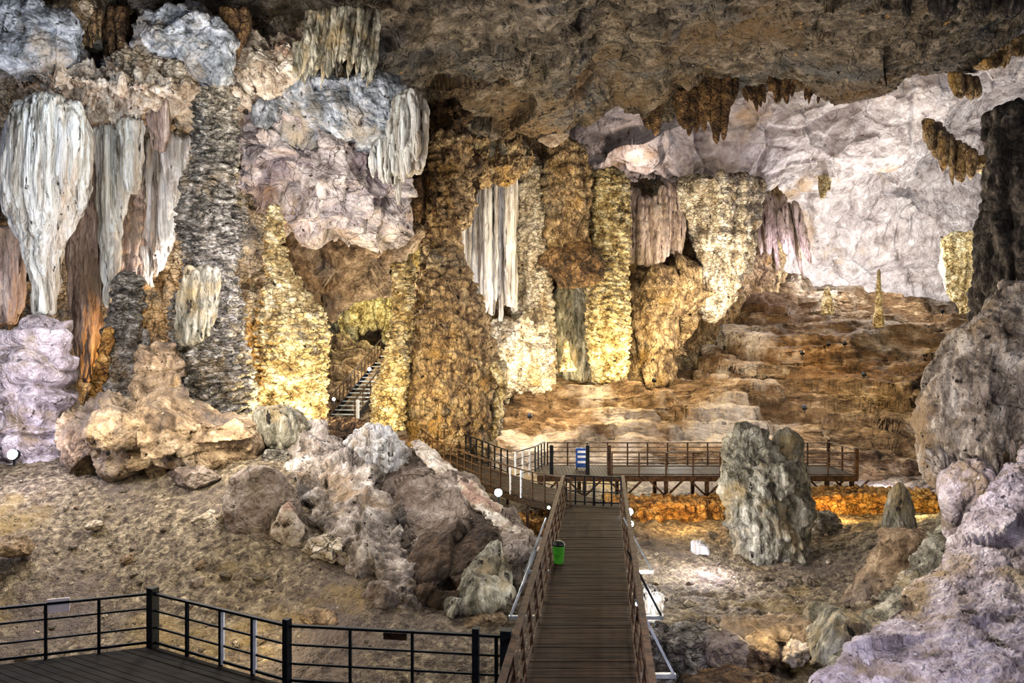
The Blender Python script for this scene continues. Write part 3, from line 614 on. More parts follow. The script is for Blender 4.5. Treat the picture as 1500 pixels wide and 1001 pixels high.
# dark hollow above the massive column
rock('dark_hanging_mass', 'dark brown hanging mass above the massive column', 'rock', 640, 250, 41, 120, 170, M['brown'], 49, .7, (('flute', .7, .5, .3), ('rid', 1, .3), ('facet', 1, .4), ('pop', 2, .12)), n=20)
strands('brown_stalactites', 'ragged brown stalactites hanging into the hollow left of the massive column', 'stalactite', [(585, 270), (640, 250)], [(590, 330), (612, 345), (640, 330)], 9, 38, M['brown'], s=50, wmul=2.)
strands('recess_drapes', 'pale green drapes on the far wall above the stairs', 'stalactite', [(480, 430), (606, 395)], [(480, 512), (530, 505), (604, 512)], 9, 57, M['gold'], (('flute', .6, .3), ('fbm', 1, .1)), s=51, wmul=2.3, jag=.35, sharp=.6)
rock('banded_rock_bank', 'low bank of orange-brown banded rock behind the stairs', 'rock', 520, 575, 52, 210, 140, M['slab'], 52, .5, (('strata', 1.2, .7), ('fbm', .8, .4), ('rid', 1, .15)), n=18)

# ================================================================== FORMATIONS, CENTRE
strands('white_organ_pipes', 'long white and grey organ-pipe drapery right of the massive column', 'stalactite', [(664, 322), (700, 262), (756, 236)], [(664, 440), (700, 462), (735, 478), (756, 470)], 17, 48.0, M['white'],
        (('flute', 1.4, .16, .03), ('fbm', 1, .05)), s=60, wmul=1.9, jag=.2, sharp=.35, ct=20, tv=14)
strands('upper_grey_pipes', 'thin grey drapery strips under the ceiling edge above the organ pipes', 'stalactite', [(672, 178), (750, 190)], [(676, 240), (700, 270), (748, 250)], 9, 46, M['green'], s=61, wmul=2.)
rock('crumbly_rock_band', 'crumbly dark rock band between the grey strips and organ pipes', 'rock', 712, 232, 47, 130, 90, M['tan'], 62, .5, (('pop', .9, .5), ('rid', 1, .3), ('fbm', 3, .08)), n=20)
col('fluted_cream_column', 'tall cream column with a fluted top and scaly lower half', 'column',
    [(226, 766, 790), (250, 756, 798), (300, 752, 803), (360, 750, 805), (420, 750, 806), (470, 748, 810), (510, 744, 812), (545, 740, 812), (575, 738, 812)], 51, M['cream'],
    [('flute', 1., .18, .08), ('rip', 1.2, .14, 2), ('pop', 1.6, .14, 1.6), ('fbm', 3, .04)], .9, 14, 6, 63)
rock('flowstone_apron', 'pale scaly flowstone apron between massive and cream columns', 'flowstone', 748, 520, 49.5, 120, 130, M['cream'], 64, .8, (('pop', 1., .35, 1.5), ('rip', 1.5, .1, 2), ('fbm', 3, .05)), n=24)
col('ochre_drape_wall', 'brown and ochre crusty drape between cream and yellow columns', 'stalactite', [(205, 806, 850), (260, 800, 866), (320, 802, 862), (370, 806, 860), (392, 810, 850)], 50, M['tan'], [('flute', .8, .3, .2), ('pop', 1.4, .3), ('rid', 2, .1)], .6, 8, 14, 65)
rock('overhang_rock', 'dark overhanging rock above the shallow alcove', 'rock', 838, 392, 49, 78, 62, M['brown'], 66, .8, (('strata', 1.2, .3), ('rid', 1.2, .2)))
col('alcove_drape', 'smooth greenish drape inside the shallow alcove', 'flowstone', [(405, 820, 852), (430, 808, 862), (480, 806, 864), (530, 812, 864), (560, 814, 864)], 54, M['green'], [('flute', .7, .25), ('fbm', 1.5, .08)], .6, 14, 4, 67)
col('alcove_stalagmite', 'small thin pale stalagmite in the shallow alcove', 'stalagmite', [(498, 826, 832), (520, 825, 834), (534, 820, 840), (545, 815, 846)], 49.5, M['gold'], [('pop', 2, .08)], .9, 4, 3, 68)
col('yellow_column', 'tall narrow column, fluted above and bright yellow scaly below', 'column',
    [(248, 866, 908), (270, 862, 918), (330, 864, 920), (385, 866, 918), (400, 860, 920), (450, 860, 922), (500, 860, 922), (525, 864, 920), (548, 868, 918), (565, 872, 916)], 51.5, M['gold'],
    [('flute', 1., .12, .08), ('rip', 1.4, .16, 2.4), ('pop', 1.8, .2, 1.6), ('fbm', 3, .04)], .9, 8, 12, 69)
strands('pink_organ_drape', 'pinkish-tan drapery hanging right of the yellow column', 'stalactite', [(918, 268), (1000, 270)], [(920, 385), (955, 404), (998, 395)], 10, 54, M['pink'], (('flute', .9, .12), ('pop', 1.5, .08)), s=70, wmul=2.4, jag=.2, sharp=.6, ct=30, tv=20)
col('great_tan_boulder', 'big smooth tan boulder block below the pinkish drapery', 'rock', [(382, 960, 1010), (392, 930, 1032), (420, 921, 1030), (460, 921, 1018), (500, 922, 1004), (545, 922, 985), (560, 924, 980)], 55, M['tan'],
    [('facet', .4, .9), ('flute', .7, .25, .2), ('pop', 1.6, .1), ('fbm', 2.5, .05)], .7, 16, 4, 71)
col('tapering_hanging_mass', 'big cream and lilac hanging mass tapering to a knob, centre right', 'stalactite',
    [(262, 985, 1115), (285, 992, 1112), (320, 1004, 1110), (355, 1016, 1106), (390, 1028, 1096), (415, 1034, 1082), (440, 1030, 1070), (462, 1030, 1058), (474, 1036, 1050)], 54.5, M['cream'],
    [('flute', .7, .35, .2), ('pop', 1.2, .3), ('pop', 2.8, .1), ('fbm', 2.5, .05)], .75, 10, 8, 72)
strands('fan_drape_cluster', 'spreading fan of slender stalactites left of the white wall', 'stalactite', [(1104, 276), (1172, 300)], [(1106, 372), (1135, 402), (1155, 412), (1192, 408)], 14, 62, M['pink'], (('fbm', 1.2, .08),), s=73, wmul=2.0, jag=.4, ct=30, tv=20)
strands('gold_wall_fringe', 'small yellow drape fringe high on the white back wall', 'stalactite', [(1200, 256), (1218, 254)], [(1202, 296), (1216, 292)], 4, 63, M['gold'], s=74, wmul=1.8)
# right back
strands('brown_fan_curtain', 'brown and yellow fan curtain high on the right of the vault', 'stalactite', [(1358, 172), (1400, 205), (1446, 232)], [(1364, 232), (1400, 280), (1442, 258)], 13, 56, M['tan'], (('flute', .9, .15), ('fbm', 1.5, .08)), s=75, wmul=2.2, jag=.3)
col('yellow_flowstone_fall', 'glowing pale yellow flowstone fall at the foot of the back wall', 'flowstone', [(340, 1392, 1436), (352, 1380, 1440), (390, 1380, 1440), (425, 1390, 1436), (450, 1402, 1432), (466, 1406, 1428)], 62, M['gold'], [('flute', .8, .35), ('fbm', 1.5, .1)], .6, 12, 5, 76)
strands('corner_curtain', 'dark brown curtain under the ceiling at the upper right corner', 'stalactite', [(1430, 96), (1500, 48)], [(1436, 104), (1462, 104), (1498, 90)], 12, 42, M['tan'], s=77, wmul=2.2)
strands('small_hanging_cluster', 'small brown hanging cluster left of the corner curtain', 'stalactite', [(1392, 104), (1424, 112)], [(1398, 140), (1412, 154), (1434, 150)], 6, 46, M['tan'], s=78, wmul=2.2)
for k, (px, w, yb, lb) in enumerate([(1328, 10, 26, 'slim dark stalactite at the top edge, first from the left of its row'), (1382, 40, 30, 'broad blunt dark stalactite at the top edge'), (1436, 26, 28, 'forked dark stalactite right of the broad blunt one'), (1478, 44, 26, 'grey hanging stone nearest the upper right corner')]):
    col('ceiling_stalactite', lb, 'stalactite', [(-40, px-w/2, px+w/2), (0, px-w*.5, px+w*.5), (yb*.6, px-w*.42, px+w*.42), (yb, px-w*.15, px+w*.15)], 30, M['char'], [('flute', 3, .08), ('pop', 3, .08)], .9, 3, 8, 80+k)
# hanging row over the vault
strands('brown_stalactite_row', 'long row of short brown stalactites along the ceiling lip', 'stalactite', [(1070, 112), (1215, 100)], [(1085, 165), (1122, 172), (1160, 150), (1205, 160)], 26, 49.3, M['brown'], s=84, wmul=1.9, jag=.6)
strands('stalactite_clump', 'darkest clump of stalactites below the ceiling lip, with two long prongs', 'stalactite', [(1022, 90), (1082, 90)], [(1030, 236), (1048, 240), (1072, 185)], 8, 48.5, M['brown'], s=85, wmul=2.4, jag=.45)
strands('small_fringe', 'short dark fringe left of the two-pronged stalactite clump', 'stalactite', [(986, 135), (1030, 125)], [(996, 200), (1022, 206)], 7, 48.8, M['brown'], s=86, wmul=2.)
strands('lone_brown_stalactites', 'pair of brown stalactites hanging between the two ceiling bulges', 'stalactite', [(940, 145), (966, 145)], [(948, 200), (962, 214)], 3, 49.5, M['brown'], s=87, wmul=2.)
col('grey_pendant', 'smooth grey pointed pendant of rock at the ceiling centre', 'rock', [(110, 780, 880), (145, 776, 850), (175, 780, 832), (200, 798, 822), (216, 806, 814)], 44.5, M['dirt'], [('facet', .6, .5), ('fbm', 1.5, .15)], .8, 8, 6, 88)

# ================================================================== HILL TOP
col('small_cone_stalagmite', 'short cone stalagmite lit yellow on the hillside', 'stalagmite', [(420, 1209, 1214), (436, 1205, 1218), (450, 1203, 1220), (462, 1202, 1222)], 60.5, M['gold'], [('pop', 1.5, .08)], .9, 4, 3, 90)
col('tall_thin_stalagmite', 'tall thin pale stalagmite standing on the hilltop', 'stalagmite', [(394, 1286, 1289), (415, 1284, 1291), (445, 1282, 1292), (466, 1280, 1294), (480, 1279, 1295)], 56, M['gold'], [('pop', 1.5, .06)], .9, 4, 3, 91)

# ================================================================== RIGHT SIDE
col('dark_right_column', 'near-black rough column at the right edge', 'column', [(160, 1450, 1580), (178, 1448, 1580), (230, 1452, 1580), (300, 1446, 1580), (350, 1436, 1580), (400, 1434, 1580), (450, 1434, 1580), (480, 1436, 1580), (560, 1440, 1580)], 31, M['char'],
    [('flute', .9, .35, .15), ('pop', 2, .15), ('rid', 2, .1), ('fbm', 4, .04)], .8, 10, 5, 100)
col('great_right_boulder', 'great grey mottled boulder overhanging on the right', 'rock',
    [(400, 1500, 1850), (440, 1462, 1850), (470, 1432, 1850), (500, 1396, 1850), (530, 1370, 1850), (560, 1355, 1850), (600, 1348, 1850), (640, 1347, 1850), (680, 1352, 1850), (705, 1362, 1840), (722, 1376, 1820)], 23, M['mottle'],
    [('fbm', .3, .3), ('facet', .5, .15), ('rid', 1.2, .06), ('flute', 1.6, .09, .2), ('rid', 3, .045), ('pop', 5, .025), ('fbm', 7, .02)], .45, 24, 10, 101)
strands('boulder_fringe', 'row of grey drips under the lip of the great right boulder', 'stalactite', [(1352, 660), (1500, 640)], [(1372, 722), (1400, 735), (1500, 720)], 30, 20.9, M['mottle'], (('flute', 3, .04), ('fbm', 3, .03)), s=102, wmul=2.2, jag=.5, ct=26, tv=20)
col('jellyfish_stalactite', 'jellyfish-shaped lilac formation with hanging tendrils beneath the boulder', 'stalactite',
    [(672, 1410, 1436), (684, 1394, 1452), (700, 1382, 1458), (720, 1376, 1458), (745, 1378, 1448), (770, 1384, 1430), (790, 1388, 1410)], 19, M['mound'], [('flute', 2.6, .12, .1), ('fbm', 2, .04)], .9, 18, 10, 103)
o = col('purple_foreground_slope', 'lilac rocky slope rising in the lower right foreground', 'rock',
    [(640, 1500, 2000, 19), (690, 1478, 2000, 18.5), (720, 1452, 2000, 18), (760, 1428, 2000, 17.3), (800, 1406, 2000, 16.6), (850, 1366, 2000, 15.6), (900, 1316, 2000, 14.6), (950, 1264, 2000, 13.6), (1000, 1214, 2000, 12.7), (1100, 1120, 2000, 11.2)], 15, M['mound'],
    [('facet', .5, .25), ('rid', 1.1, .07), ('rid', 3, .045), ('pop', 6, .035), ('pop', 13, .015), ('fbm', 9, .012)], .3, 20, 10, 104, res=2.4)
col('pale_rib', 'pale grey-green rib of rock running down beside the lilac slope', 'rock',
    [(738, 1386, 1404, 21), (770, 1376, 1410, 20.5), (800, 1352, 1412, 19.5), (840, 1330, 1400, 18.5), (880, 1296, 1360, 17.2), (920, 1262, 1322, 16.2), (960, 1225, 1290, 15.4), (1000, 1190, 1240, 14.6)], 18, M['green'],
    [('rid', 1.6, .16), ('pop', 3, .07), ('fbm', 5, .03)], .8, 10, 10, 105)
col('cone_stalagmite', 'smooth greenish cone stalagmite on a mound at the right', 'stalagmite', [(706, 1311, 1321), (722, 1304, 1330), (745, 1298, 1337), (770, 1294, 1341), (790, 1291, 1342), (800, 1292, 1340)], 23.5, M['green'], [('flute', 3, .07), ('fbm', 3, .03)], .9, 10, 5, 106)
col('stalagmite_mound', 'tan mound of flowstone carrying the cone stalagmite', 'rock', [(775, 1296, 1360), (795, 1290, 1372), (820, 1280, 1380), (850, 1262, 1386), (880, 1240, 1380), (900, 1232, 1370)], 21, M['slab'],
    [('rid', 1.3, .16), ('pop', 2.5, .07), ('fbm', 5, .03)], .7, 10, 5, 107)
rock('pale_boulder', 'rounded pale green boulder before the mound on the right', 'rock', 1206, 904, 18.7, 62, 46, M['green'], 110, .9, (('fbm', 1.5, .1), ('fbm', 5, .02)), n=30)
rock('pale_boulder', 'large grey-green boulder against the foot of the lilac slope', 'rock', 1236, 948, 16.4, 116, 110, M['green'], 111, .9, (('fbm', 1.2, .15), ('rid', 2, .06), ('fbm', 6, .02)), tilt=-.3)
rock('small_round_stone', 'small round stone between the two pale green boulders', 'rock', 1275, 905, 17.6, 26, 22, M['green'], 112, .9, (('fbm', 2, .05),), n=30)
rock('dark_boulder', 'dark pitted boulder beside the boardwalk at the bottom', 'rock', 1000, 968, 17.2, 120, 100, M['grey'], 113, .9, (('pop', 2.2, .16), ('rid', 2, .08), ('fbm', 5, .03)))
rock('dark_boulder', 'smooth-topped dark boulder right of the pitted one', 'rock', 1056, 972, 17.0, 80, 106, M['dirt'], 114, .9, (('fbm', 1.5, .14), ('rid', 3, .04)), n=20)
rock('fluted_fragment', 'small fluted cream fragment lying among the dark rocks', 'rock', 1166, 958, 17.4, 44, 34, M['chalk'], 115, .8, (('flute', 5, .06, 1), ('fbm', 4, .02)), tilt=.4)
rock('pitted_stone', 'pitted tan stone right of the smooth-topped dark boulder', 'rock', 1112, 955, 17.8, 56, 44, M['slab'], 116, .8, (('pop', 3.5, .09), ('fbm', 5, .03)))
rock('rounded_rubble', 'low brown rock at the bottom edge right of the boardwalk', 'rock', 1065, 1012, 15.6, 150, 50, M['brown'], 117, .8, (('fbm', 2, .1), ('rid', 4, .03)))
rock('rock_shelf', 'thin dark-edged shelf of rock in front of the pale boulders', 'rock ledge', 1140, 922, 18.6, 150, 26, M['slab'], 118, .7, (('rid', 2, .1), ('pop', 4, .04)), n=20)
rock('rock_lump', 'dark rounded stalagmite stump behind the standing stone', 'stalagmite', 1208, 772, 29, 54, 46, M['grey'], 119, .9, (('pop', 2, .16), ('fbm', 3, .06)), n=20)
rock('tiny_white_stalagmite', 'small white stump on the basin floor left of the standing stone', 'stalagmite', 1024, 803, 26.3, 26, 28, M['white'], 120, .9, (('fbm', 3, .08),))
rock('lit_white_rock', 'bright white rock under the nearest outrigger right of the boardwalk', 'rock', 951, 888, 20.2, 34, 58, M['white'], 121, .9, (('pop', 3, .1), ('fbm', 4, .04)))
col('standing_stone', 'twin-peaked standing stone in the basin before the far platform', 'stalagmite',
    [(620, 1084, 1098), (632, 1079, 1112), (648, 1070, 1126), (664, 1062, 1146), (676, 1058, 1168), (690, 1058, 1174), (720, 1060, 1178), (750, 1068, 1182), (780, 1074, 1184), (810, 1074, 1186), (826, 1072, 1188)], 26.5, M['green'],
    [('fbm', .8, .3), ('flute', 1.4, .2, .3), ('rip', 2., .12, .8), ('pop', 3, .09), ('rid', 3, .07)], .75, 8, 5, 122)
col('standing_stone_peak', 'rounded right peak leaning on the twin-peaked standing stone', 'stalagmite', [(628, 1144, 1164), (640, 1136, 1173), (670, 1128, 1175), (720, 1130, 1178)], 26.6, M['green'], [('pop', 2, .12), ('rid', 3, .05)], .9, 8, 5, 123)
# rimstone
def rim(name, label, pts, z0, z1, mat, s):
    rows = [[(x, y, z0-.3) for x, y in pts], [(x, y, z0) for x, y in pts], [(x, y+.05, (z0+z1)/2) for x, y in pts], [(x, y, z1-.08) for x, y in pts], [(x, y+.25, z1) for x, y in pts], [(x, y+1.6, z1) for x, y in pts], [(x, y+1.8, z0-.3) for x, y in pts]]
    C = np.array(rows, float); P = cr(cr(C, 60, 0), 420, 1); N = -grid_normals(P, False)
    sg = 1 if (N[20, :, 1].mean() < 0) else -1; N = N*sg
    P = P+N*disp(P.reshape(-1, 3), [('flute', 2.2, .14, .3), ('pop', 4, .08), ('fbm', 2, .08)], s).reshape(60, 420, 1)
    return tag(link_mesh(name, P.reshape(-1, 3), grid_faces(60, 420, False), mat), label, 'flowstone')
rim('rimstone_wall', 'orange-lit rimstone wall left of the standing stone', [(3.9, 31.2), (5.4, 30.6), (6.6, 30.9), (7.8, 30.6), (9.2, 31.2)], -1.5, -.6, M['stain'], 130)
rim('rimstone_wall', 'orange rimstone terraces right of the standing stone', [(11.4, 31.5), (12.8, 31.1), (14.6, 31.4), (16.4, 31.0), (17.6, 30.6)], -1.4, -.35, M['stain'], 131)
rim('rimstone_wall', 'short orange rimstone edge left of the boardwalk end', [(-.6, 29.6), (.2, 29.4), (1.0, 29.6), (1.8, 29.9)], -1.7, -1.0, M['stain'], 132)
rim('rimstone_wall', 'dim tan rimstone rim in the lower right basin', [(5.2, 18.6), (6.2, 18.3), (7.2, 18.5), (8.2, 18.8)], -2.3, -1.45, M['slab'], 133)

# ================================================================== PILE LEFT OF THE BOARDWALK
col('flat_topped_slab', 'wide flat-topped brown slab at the foot of the dark column', 'rock', [(580, 190, 250), (590, 128, 300), (606, 106, 350), (622, 104, 372), (645, 112, 372), (668, 130, 366), (690, 150, 350)], 24.6, M['slab'],
    [('facet', .7, .6), ('rid', 1.2, .12), ('strata', 1.3, .16), ('flute', 2.5, .07, .1), ('rid', 4, .03), ('fbm', 5, .03)], .5, 16, 8, 140)
col('pale_fluted_block', 'broken block with pale green flutes above the scree', 'rock', [(594, 382, 420), (606, 374, 440), (625, 374, 456), (645, 382, 460), (664, 400, 452)], 25.5, M['green'], [('flute', 3, .13, .25), ('rid', 2, .08), ('fbm', 5, .03)], .8, 8, 8, 141)
col('fallen_column_piece', 'fallen column piece with a bright ribbed curved face', 'rock', [(622, 536, 566), (634, 518, 580), (650, 508, 590), (670, 508, 597), (690, 520, 594), (706, 534, 578), (716, 545, 566)], 25.3, M['white'],
    [('rip', 2.6, .13, 1.2), ('rid', 1.5, .12), ('fbm', 4, .04)], .8, 10, 8, 142)
rock('brown_pile_rock', 'brown rock filling the hollow beside the fallen column piece', 'rock', 500, 645, 28, 120, 70, M['brown'], 143, .8, (('rid', 1.5, .2), ('fbm', 3, .08)))
col('nodular_ridge', 'long nodular ridge of broken flowstone down the middle of the pile', 'rock',
    [(625, 425, 470, 26.0), (660, 430, 515, 25.0), (700, 434, 545, 23.4), (740, 450, 556, 22.2), (780, 470, 580, 21.0), (820, 496, 592, 20.1), (860, 526, 600, 19.4), (896, 556, 604, 18.8)], 23, M['mottle'],
    [('facet', .9, .3), ('fbm', .6, .3), ('rid', 1.3, .2), ('pop', 3, .06), ('rid', 4, .05), ('fbm', 6, .02)], .6, 14, 12, 144, wob=.12)
col('pinkish_pile_slab', 'large pinkish-grey slab sloping down towards the boardwalk', 'rock',
    [(655, 590, 616, 26.4), (690, 556, 664, 25.2), (720, 545, 700, 24), (750, 545, 738, 23), (780, 560, 768, 22.2), (805, 590, 792, 21.8), (835, 640, 790, 21.4), (870, 660, 770, 21)], 24.5, M['dirt'],
    [('facet', .5, .5), ('rid', 1.5, .1), ('fbm', 3.5, .05)], .45, 14, 12, 145)
col('pale_ridge_crest', 'pale cream crest of rock running down above the pinkish slab', 'rock',
    [(645, 598, 616, 26.0), (680, 624, 656, 24.8), (710, 656, 694, 23.6), (740, 690, 730, 22.8), (770, 724, 766, 22.2), (800, 758, 800, 21.6), (824, 780, 806, 21.4)], 25, M['chalk'],
    [('rid', 1.8, .12), ('fbm', 4, .05)], 1., 6, 6, 146)
col('grey_side_slab', 'thin grey slab leaning along the pile crest near the blue-white lamp', 'rock', [(694, 662, 682, 27.2), (714, 676, 700, 26.8), (738, 700, 722, 26.4), (764, 724, 744, 26)], 26.6, M['dirt'], [('facet', .7, .3), ('fbm', 3, .04)], .5, 6, 6, 147)
col('dark_broken_face', 'dark brown broken boulder face with a shadowed hollow', 'rock',
    [(762, 702, 716, 20.6), (778, 660, 724, 20.4), (796, 622, 728, 20.2), (830, 604, 722, 19.8), (860, 604, 700, 19.4), (888, 622, 680, 19)], 20, M['umber'], [('facet', .8, .35), ('rid', 2, .07), ('fbm', 4, .03)], .5, 8, 8, 148)
col('lit_leaning_slab', 'leaning slab with a brilliantly lit white edge near the outriggers', 'rock',
    [(790, 722, 738, 19.8), (815, 706, 746, 19.5), (840, 690, 750, 19.2), (865, 672, 744, 18.9), (888, 656, 715, 18.6), (900, 654, 690, 18.4)], 19, M['green'], [('facet', 1, .25), ('rid', 3, .05), ('fbm', 5, .02)], .4, 6, 6, 149)
col('scarred_boulder', 'smooth grey-brown boulder with a pale scar in the scree', 'rock', [(682, 352, 400), (700, 338, 420), (735, 328, 440), (770, 328, 444), (800, 336, 446), (822, 352, 436)], 21.3, M['dirt'], [('fbm', .8, .2), ('rid', 2.5, .04), ('fbm', 5, .02)], .6, 14, 12, 150)
sb = [o for o in COL.objects if o.name == 'scarred_boulder'][0]
sc_ = solid('pale_scar', [poly_rock(W(421, 772, 20.75), (.42, .28, .55), 12, (('facet', 2, .08), ('fbm', 5, .02)), 153)], M['chalk'], sb); sc_['label'] = 'pale broken scar'
rock('jutting_rock', 'rounded brown rock at the left edge over the scree', 'rock', 8, 800, 20.3, 70, 34, M['slab'], 151, .8, (('rid', 2, .08), ('fbm', 4, .03)))
rock('pale_pile_rock', 'cream broken rock below the nodular ridge', 'rock', 490, 812, 20.6, 76, 64, M['cream'], 152, .8, (('facet', 2, .12), ('rid', 2.5, .07)))
for k, (px, py, Y, w, h, mt, lb) in enumerate([
    (176, 690, 24.2, 38, 18, 'cream', 'loose angular pale slab lying alone on the upper scree'), (323, 838, 19.9, 12, 11, 'white', 'small white stone low on the scree'),
    (340, 672, 24.6, 46, 26, 'gold', 'yellowish cut stone at the top of the rubble'), (308, 680, 24.2, 40, 18, 'dirt', 'flat grey stone left of the yellowish cut stone'),
    (258, 684, 24.0, 20, 12, 'cream', 'leftmost small pale stone of the rubble row'), (272, 594, 25.0, 22, 14, 'cream', 'small pale stone resting on the flat-topped slab'),
    (228, 622, 23.7, 24, 10, 'cream', 'thin pale chip on the front of the flat-topped slab'), (370, 668, 25, 30, 24, 'dirt', 'grey stone between the cut stone and the fluted block'),
    (410, 676, 24.6, 44, 36, 'grey', 'dark grey angular stone below the pale fluted block'), (305, 762, 21.6, 46, 22, 'cream', 'long pale sliver at the left foot of the scarred boulder'),
    (326, 758, 21.2, 22, 16, 'cream', 'short pale stone touching the scarred boulder'), (140, 770, 21.7, 24, 12, 'cream', 'pale sliver in the middle of the scree'),
    (492, 896, 18.4, 16, 12, 'white', 'small cream stone just above the railing near the pile'), (356, 640, 26, 34, 30, 'slab', 'brown stone wedged right of the flat-topped slab'),
    (288, 700, 23.4, 70, 34, 'dirt', 'broad low grey rock at the top of the scree'), (560, 872, 19, 60, 44, 'dirt', 'grey rock at the bottom of the nodular ridge'),
    (455, 715, 23.6, 40, 60, 'brown', 'dark rock in the cleft left of the nodular ridge'), (700, 905, 18.6, 80, 34, 'slab', 'rounded tan rock below the lit leaning slab'),
    (600, 700, 25.2, 50, 44, 'slab', 'tan rock at the foot of the fallen column piece'), (470, 905, 18.2, 60, 24, 'slab', 'low tan rock at the foot of the scree by the railing'),
    (968, 712, 33.5, 0, 0, '', '')]):
    if not w: continue
    rock('loose_stone', lb, 'rock', px, py, Y, w, h, M[mt], 160+k, .8, (('rid', 2.5, .06), ('fbm', 5, .025)))
# small scattered pebbles, nothing tells them apart
rr = random.Random(4); src = []
for k in range(5):
    o = solid('pebble', [poly_rock((0, 0, -30), (.14, .11, .08), 12, (('rid', 6, .02),), 200+k, 0, .02)], M[['cream', 'dirt', 'slab', 'grey', 'scree'][k]], origin=np.array([0, 0, -30.])); src.append(o)
GP = 'small stones strewn over the gravel slope'
n = 0
for k in range(150):
    if k < 95: px, Y = rr.uniform(20, 560), rr.uniform(17.2, 24)
    else: px, Y = rr.uniform(960, 1290), rr.uniform(20, 29)
    x = (px-CX)/F*Y; z = gz(x, Y); o = src[k % 5]
    if k >= 5: o = o.copy(); COL.objects.link(o)
    sc = rr.choice([.4, .5, .6, .8, 1.3]); o.scale = (sc, sc, sc); o.rotation_euler = (rr.uniform(-.3, .3), rr.uniform(-.3, .3), rr.uniform(0, 6)); o.location = (x, Y, z+.02)
    if k < 95: tag(o, 'small loose stone strewn on the gravelly slope behind the near railing', 'stone', GP)
    else: tag(o, 'small loose stone strewn over the sandy basin floor right of the boardwalk', 'stone', 'small stones on the basin floor')

# ================================================================== BOARDWALK, PLATFORMS, RAILINGS
def edgex(Y): return .2436+.1218*(Y-13.4), 2.217+.1218*(Y-13.4)
bw = empty('boardwalk', ((1.2, 13, 0)), 'long straight plank boardwalk running away from the viewer to the bend', 'walkway')
dk = MB(); y = 6.0; rr = random.Random(2)
while y < 28.3:
    w = rr.choice([.13, .14, .15]); l, r = edgex(y); l -= rr.uniform(0, .03); r += rr.uniform(0, .03)
    zz = -.04+rr.uniform(-.006, .006)
    a = (l, y, zz); b = (r, y-.0, zz); dk.quadprism(a, b, (0, 0, 1), w-.014, .045); y += w
dk.build('plank_deck', M['wood'], bw)
for q in (.12, .5, .88):
    l0, r0 = edgex(6); l1, r1 = edgex(28.2)
    MB().quadprism((l0+(r0-l0)*q, 6, -.16), (l1+(r1-l1)*q, 28.2, -.16), (0, 0, 1), .1, .18).build('beam', M['iron'], bw)
for y in (8, 11, 14, 17, 20, 23, 26):
    l, r = edgex(y)
    MB().quadprism((l-.05, y, -.3), (r+.05, y, -.3), (0, 0, 1), .12, .14).build('crossbeam', M['iron'], bw)
    for x in (l+.15, r-.15): MB().box((x, y, (-.3+gz(x, y))/2-.1), .12, .12, abs(gz(x, y)+.3)+.2).build('pile', M['iron'], bw)

def railing(name, label, pts, mat, h=1.05, posts=None, spacing=1.4, thick=.05, mids=(.38, .68), bottom=.08, topw=.07, ends=True, group=None, pm=None, lean=(0, 0), skip=()):
    """post-and-rail barrier along a polyline of (x,y,z); every post is its own part"""
    e = empty(name, pts[0], label, 'railing', group); pts = [Vector(p) for p in pts]; ln = Vector((lean[0], lean[1], 0))
    for a, b in zip(pts[:-1], pts[1:]):
        for f in mids: MB().quadprism(a+ln*f+Vector((0, 0, h*f)), b+ln*f+Vector((0, 0, h*f)), (0, 0, 1), .03, .035).build('middle_rail', mat, e)
        MB().quadprism(a+ln+Vector((0, 0, h)), b+ln+Vector((0, 0, h)), (0, 0, 1), topw, .045).build('top_rail', mat, e)
        if bottom is not None: MB().quadprism(a+Vector((0, 0, bottom)), b+Vector((0, 0, bottom)), (0, 0, 1), .035, .05).build('bottom_rail', mat, e)
    L_ = [0]
    for a, b in zip(pts[:-1], pts[1:]): L_.append(L_[-1]+(b-a).length)
    if posts is None:
        n = max(1, round(L_[-1]/spacing)); posts = [L_[-1]*i/n for i in range(n+1)]
    for k, d in enumerate(posts):
        th = thick
        if isinstance(d, tuple): d, th = d
        i = max(0, min(len(pts)-2, sum(1 for q in L_[1:-1] if q <= d+1e-6))); f = (d-L_[i])/max(1e-6, L_[i+1]-L_[i]); p = pts[i].lerp(pts[i+1], min(1, f))
        ang = math.atan2(pts[i+1].y-pts[i].y, pts[i+1].x-pts[i].x)
        mb = MB(); u = Vector((math.cos(ang), math.sin(ang), 0)); ex = .12 if th > .09 else .02
        mb.quadprism(p+Vector((0, 0, -.12)), p+ln+Vector((0, 0, h+ex)), u, th, th)
        mb.build('post', (pm or {}).get(k, mat), e, bevel=.004)
    return e

# main boardwalk railings
l0, r0 = edgex(7.0); l1, r1 = edgex(28.2)
lr = railing('wooden_railing', 'brown railing along the left side of the main boardwalk', [(l0-.02, 7, 0), (l1-.02, 28.2, 0)], M['rail'], 1.05, spacing=1.35, thick=.07, mids=(.3, .5, .72), topw=.12, lean=(-.10, 0))
rr_ = railing('wooden_railing', 'brown railing along the right side of the main boardwalk', [(r0+.02, 7, 0), (r1+.02, 28.2, 0)], M['rail'], 1.05, spacing=1.35, thick=.07, mids=(.3, .5, .72), topw=.12, lean=(.12, 0))
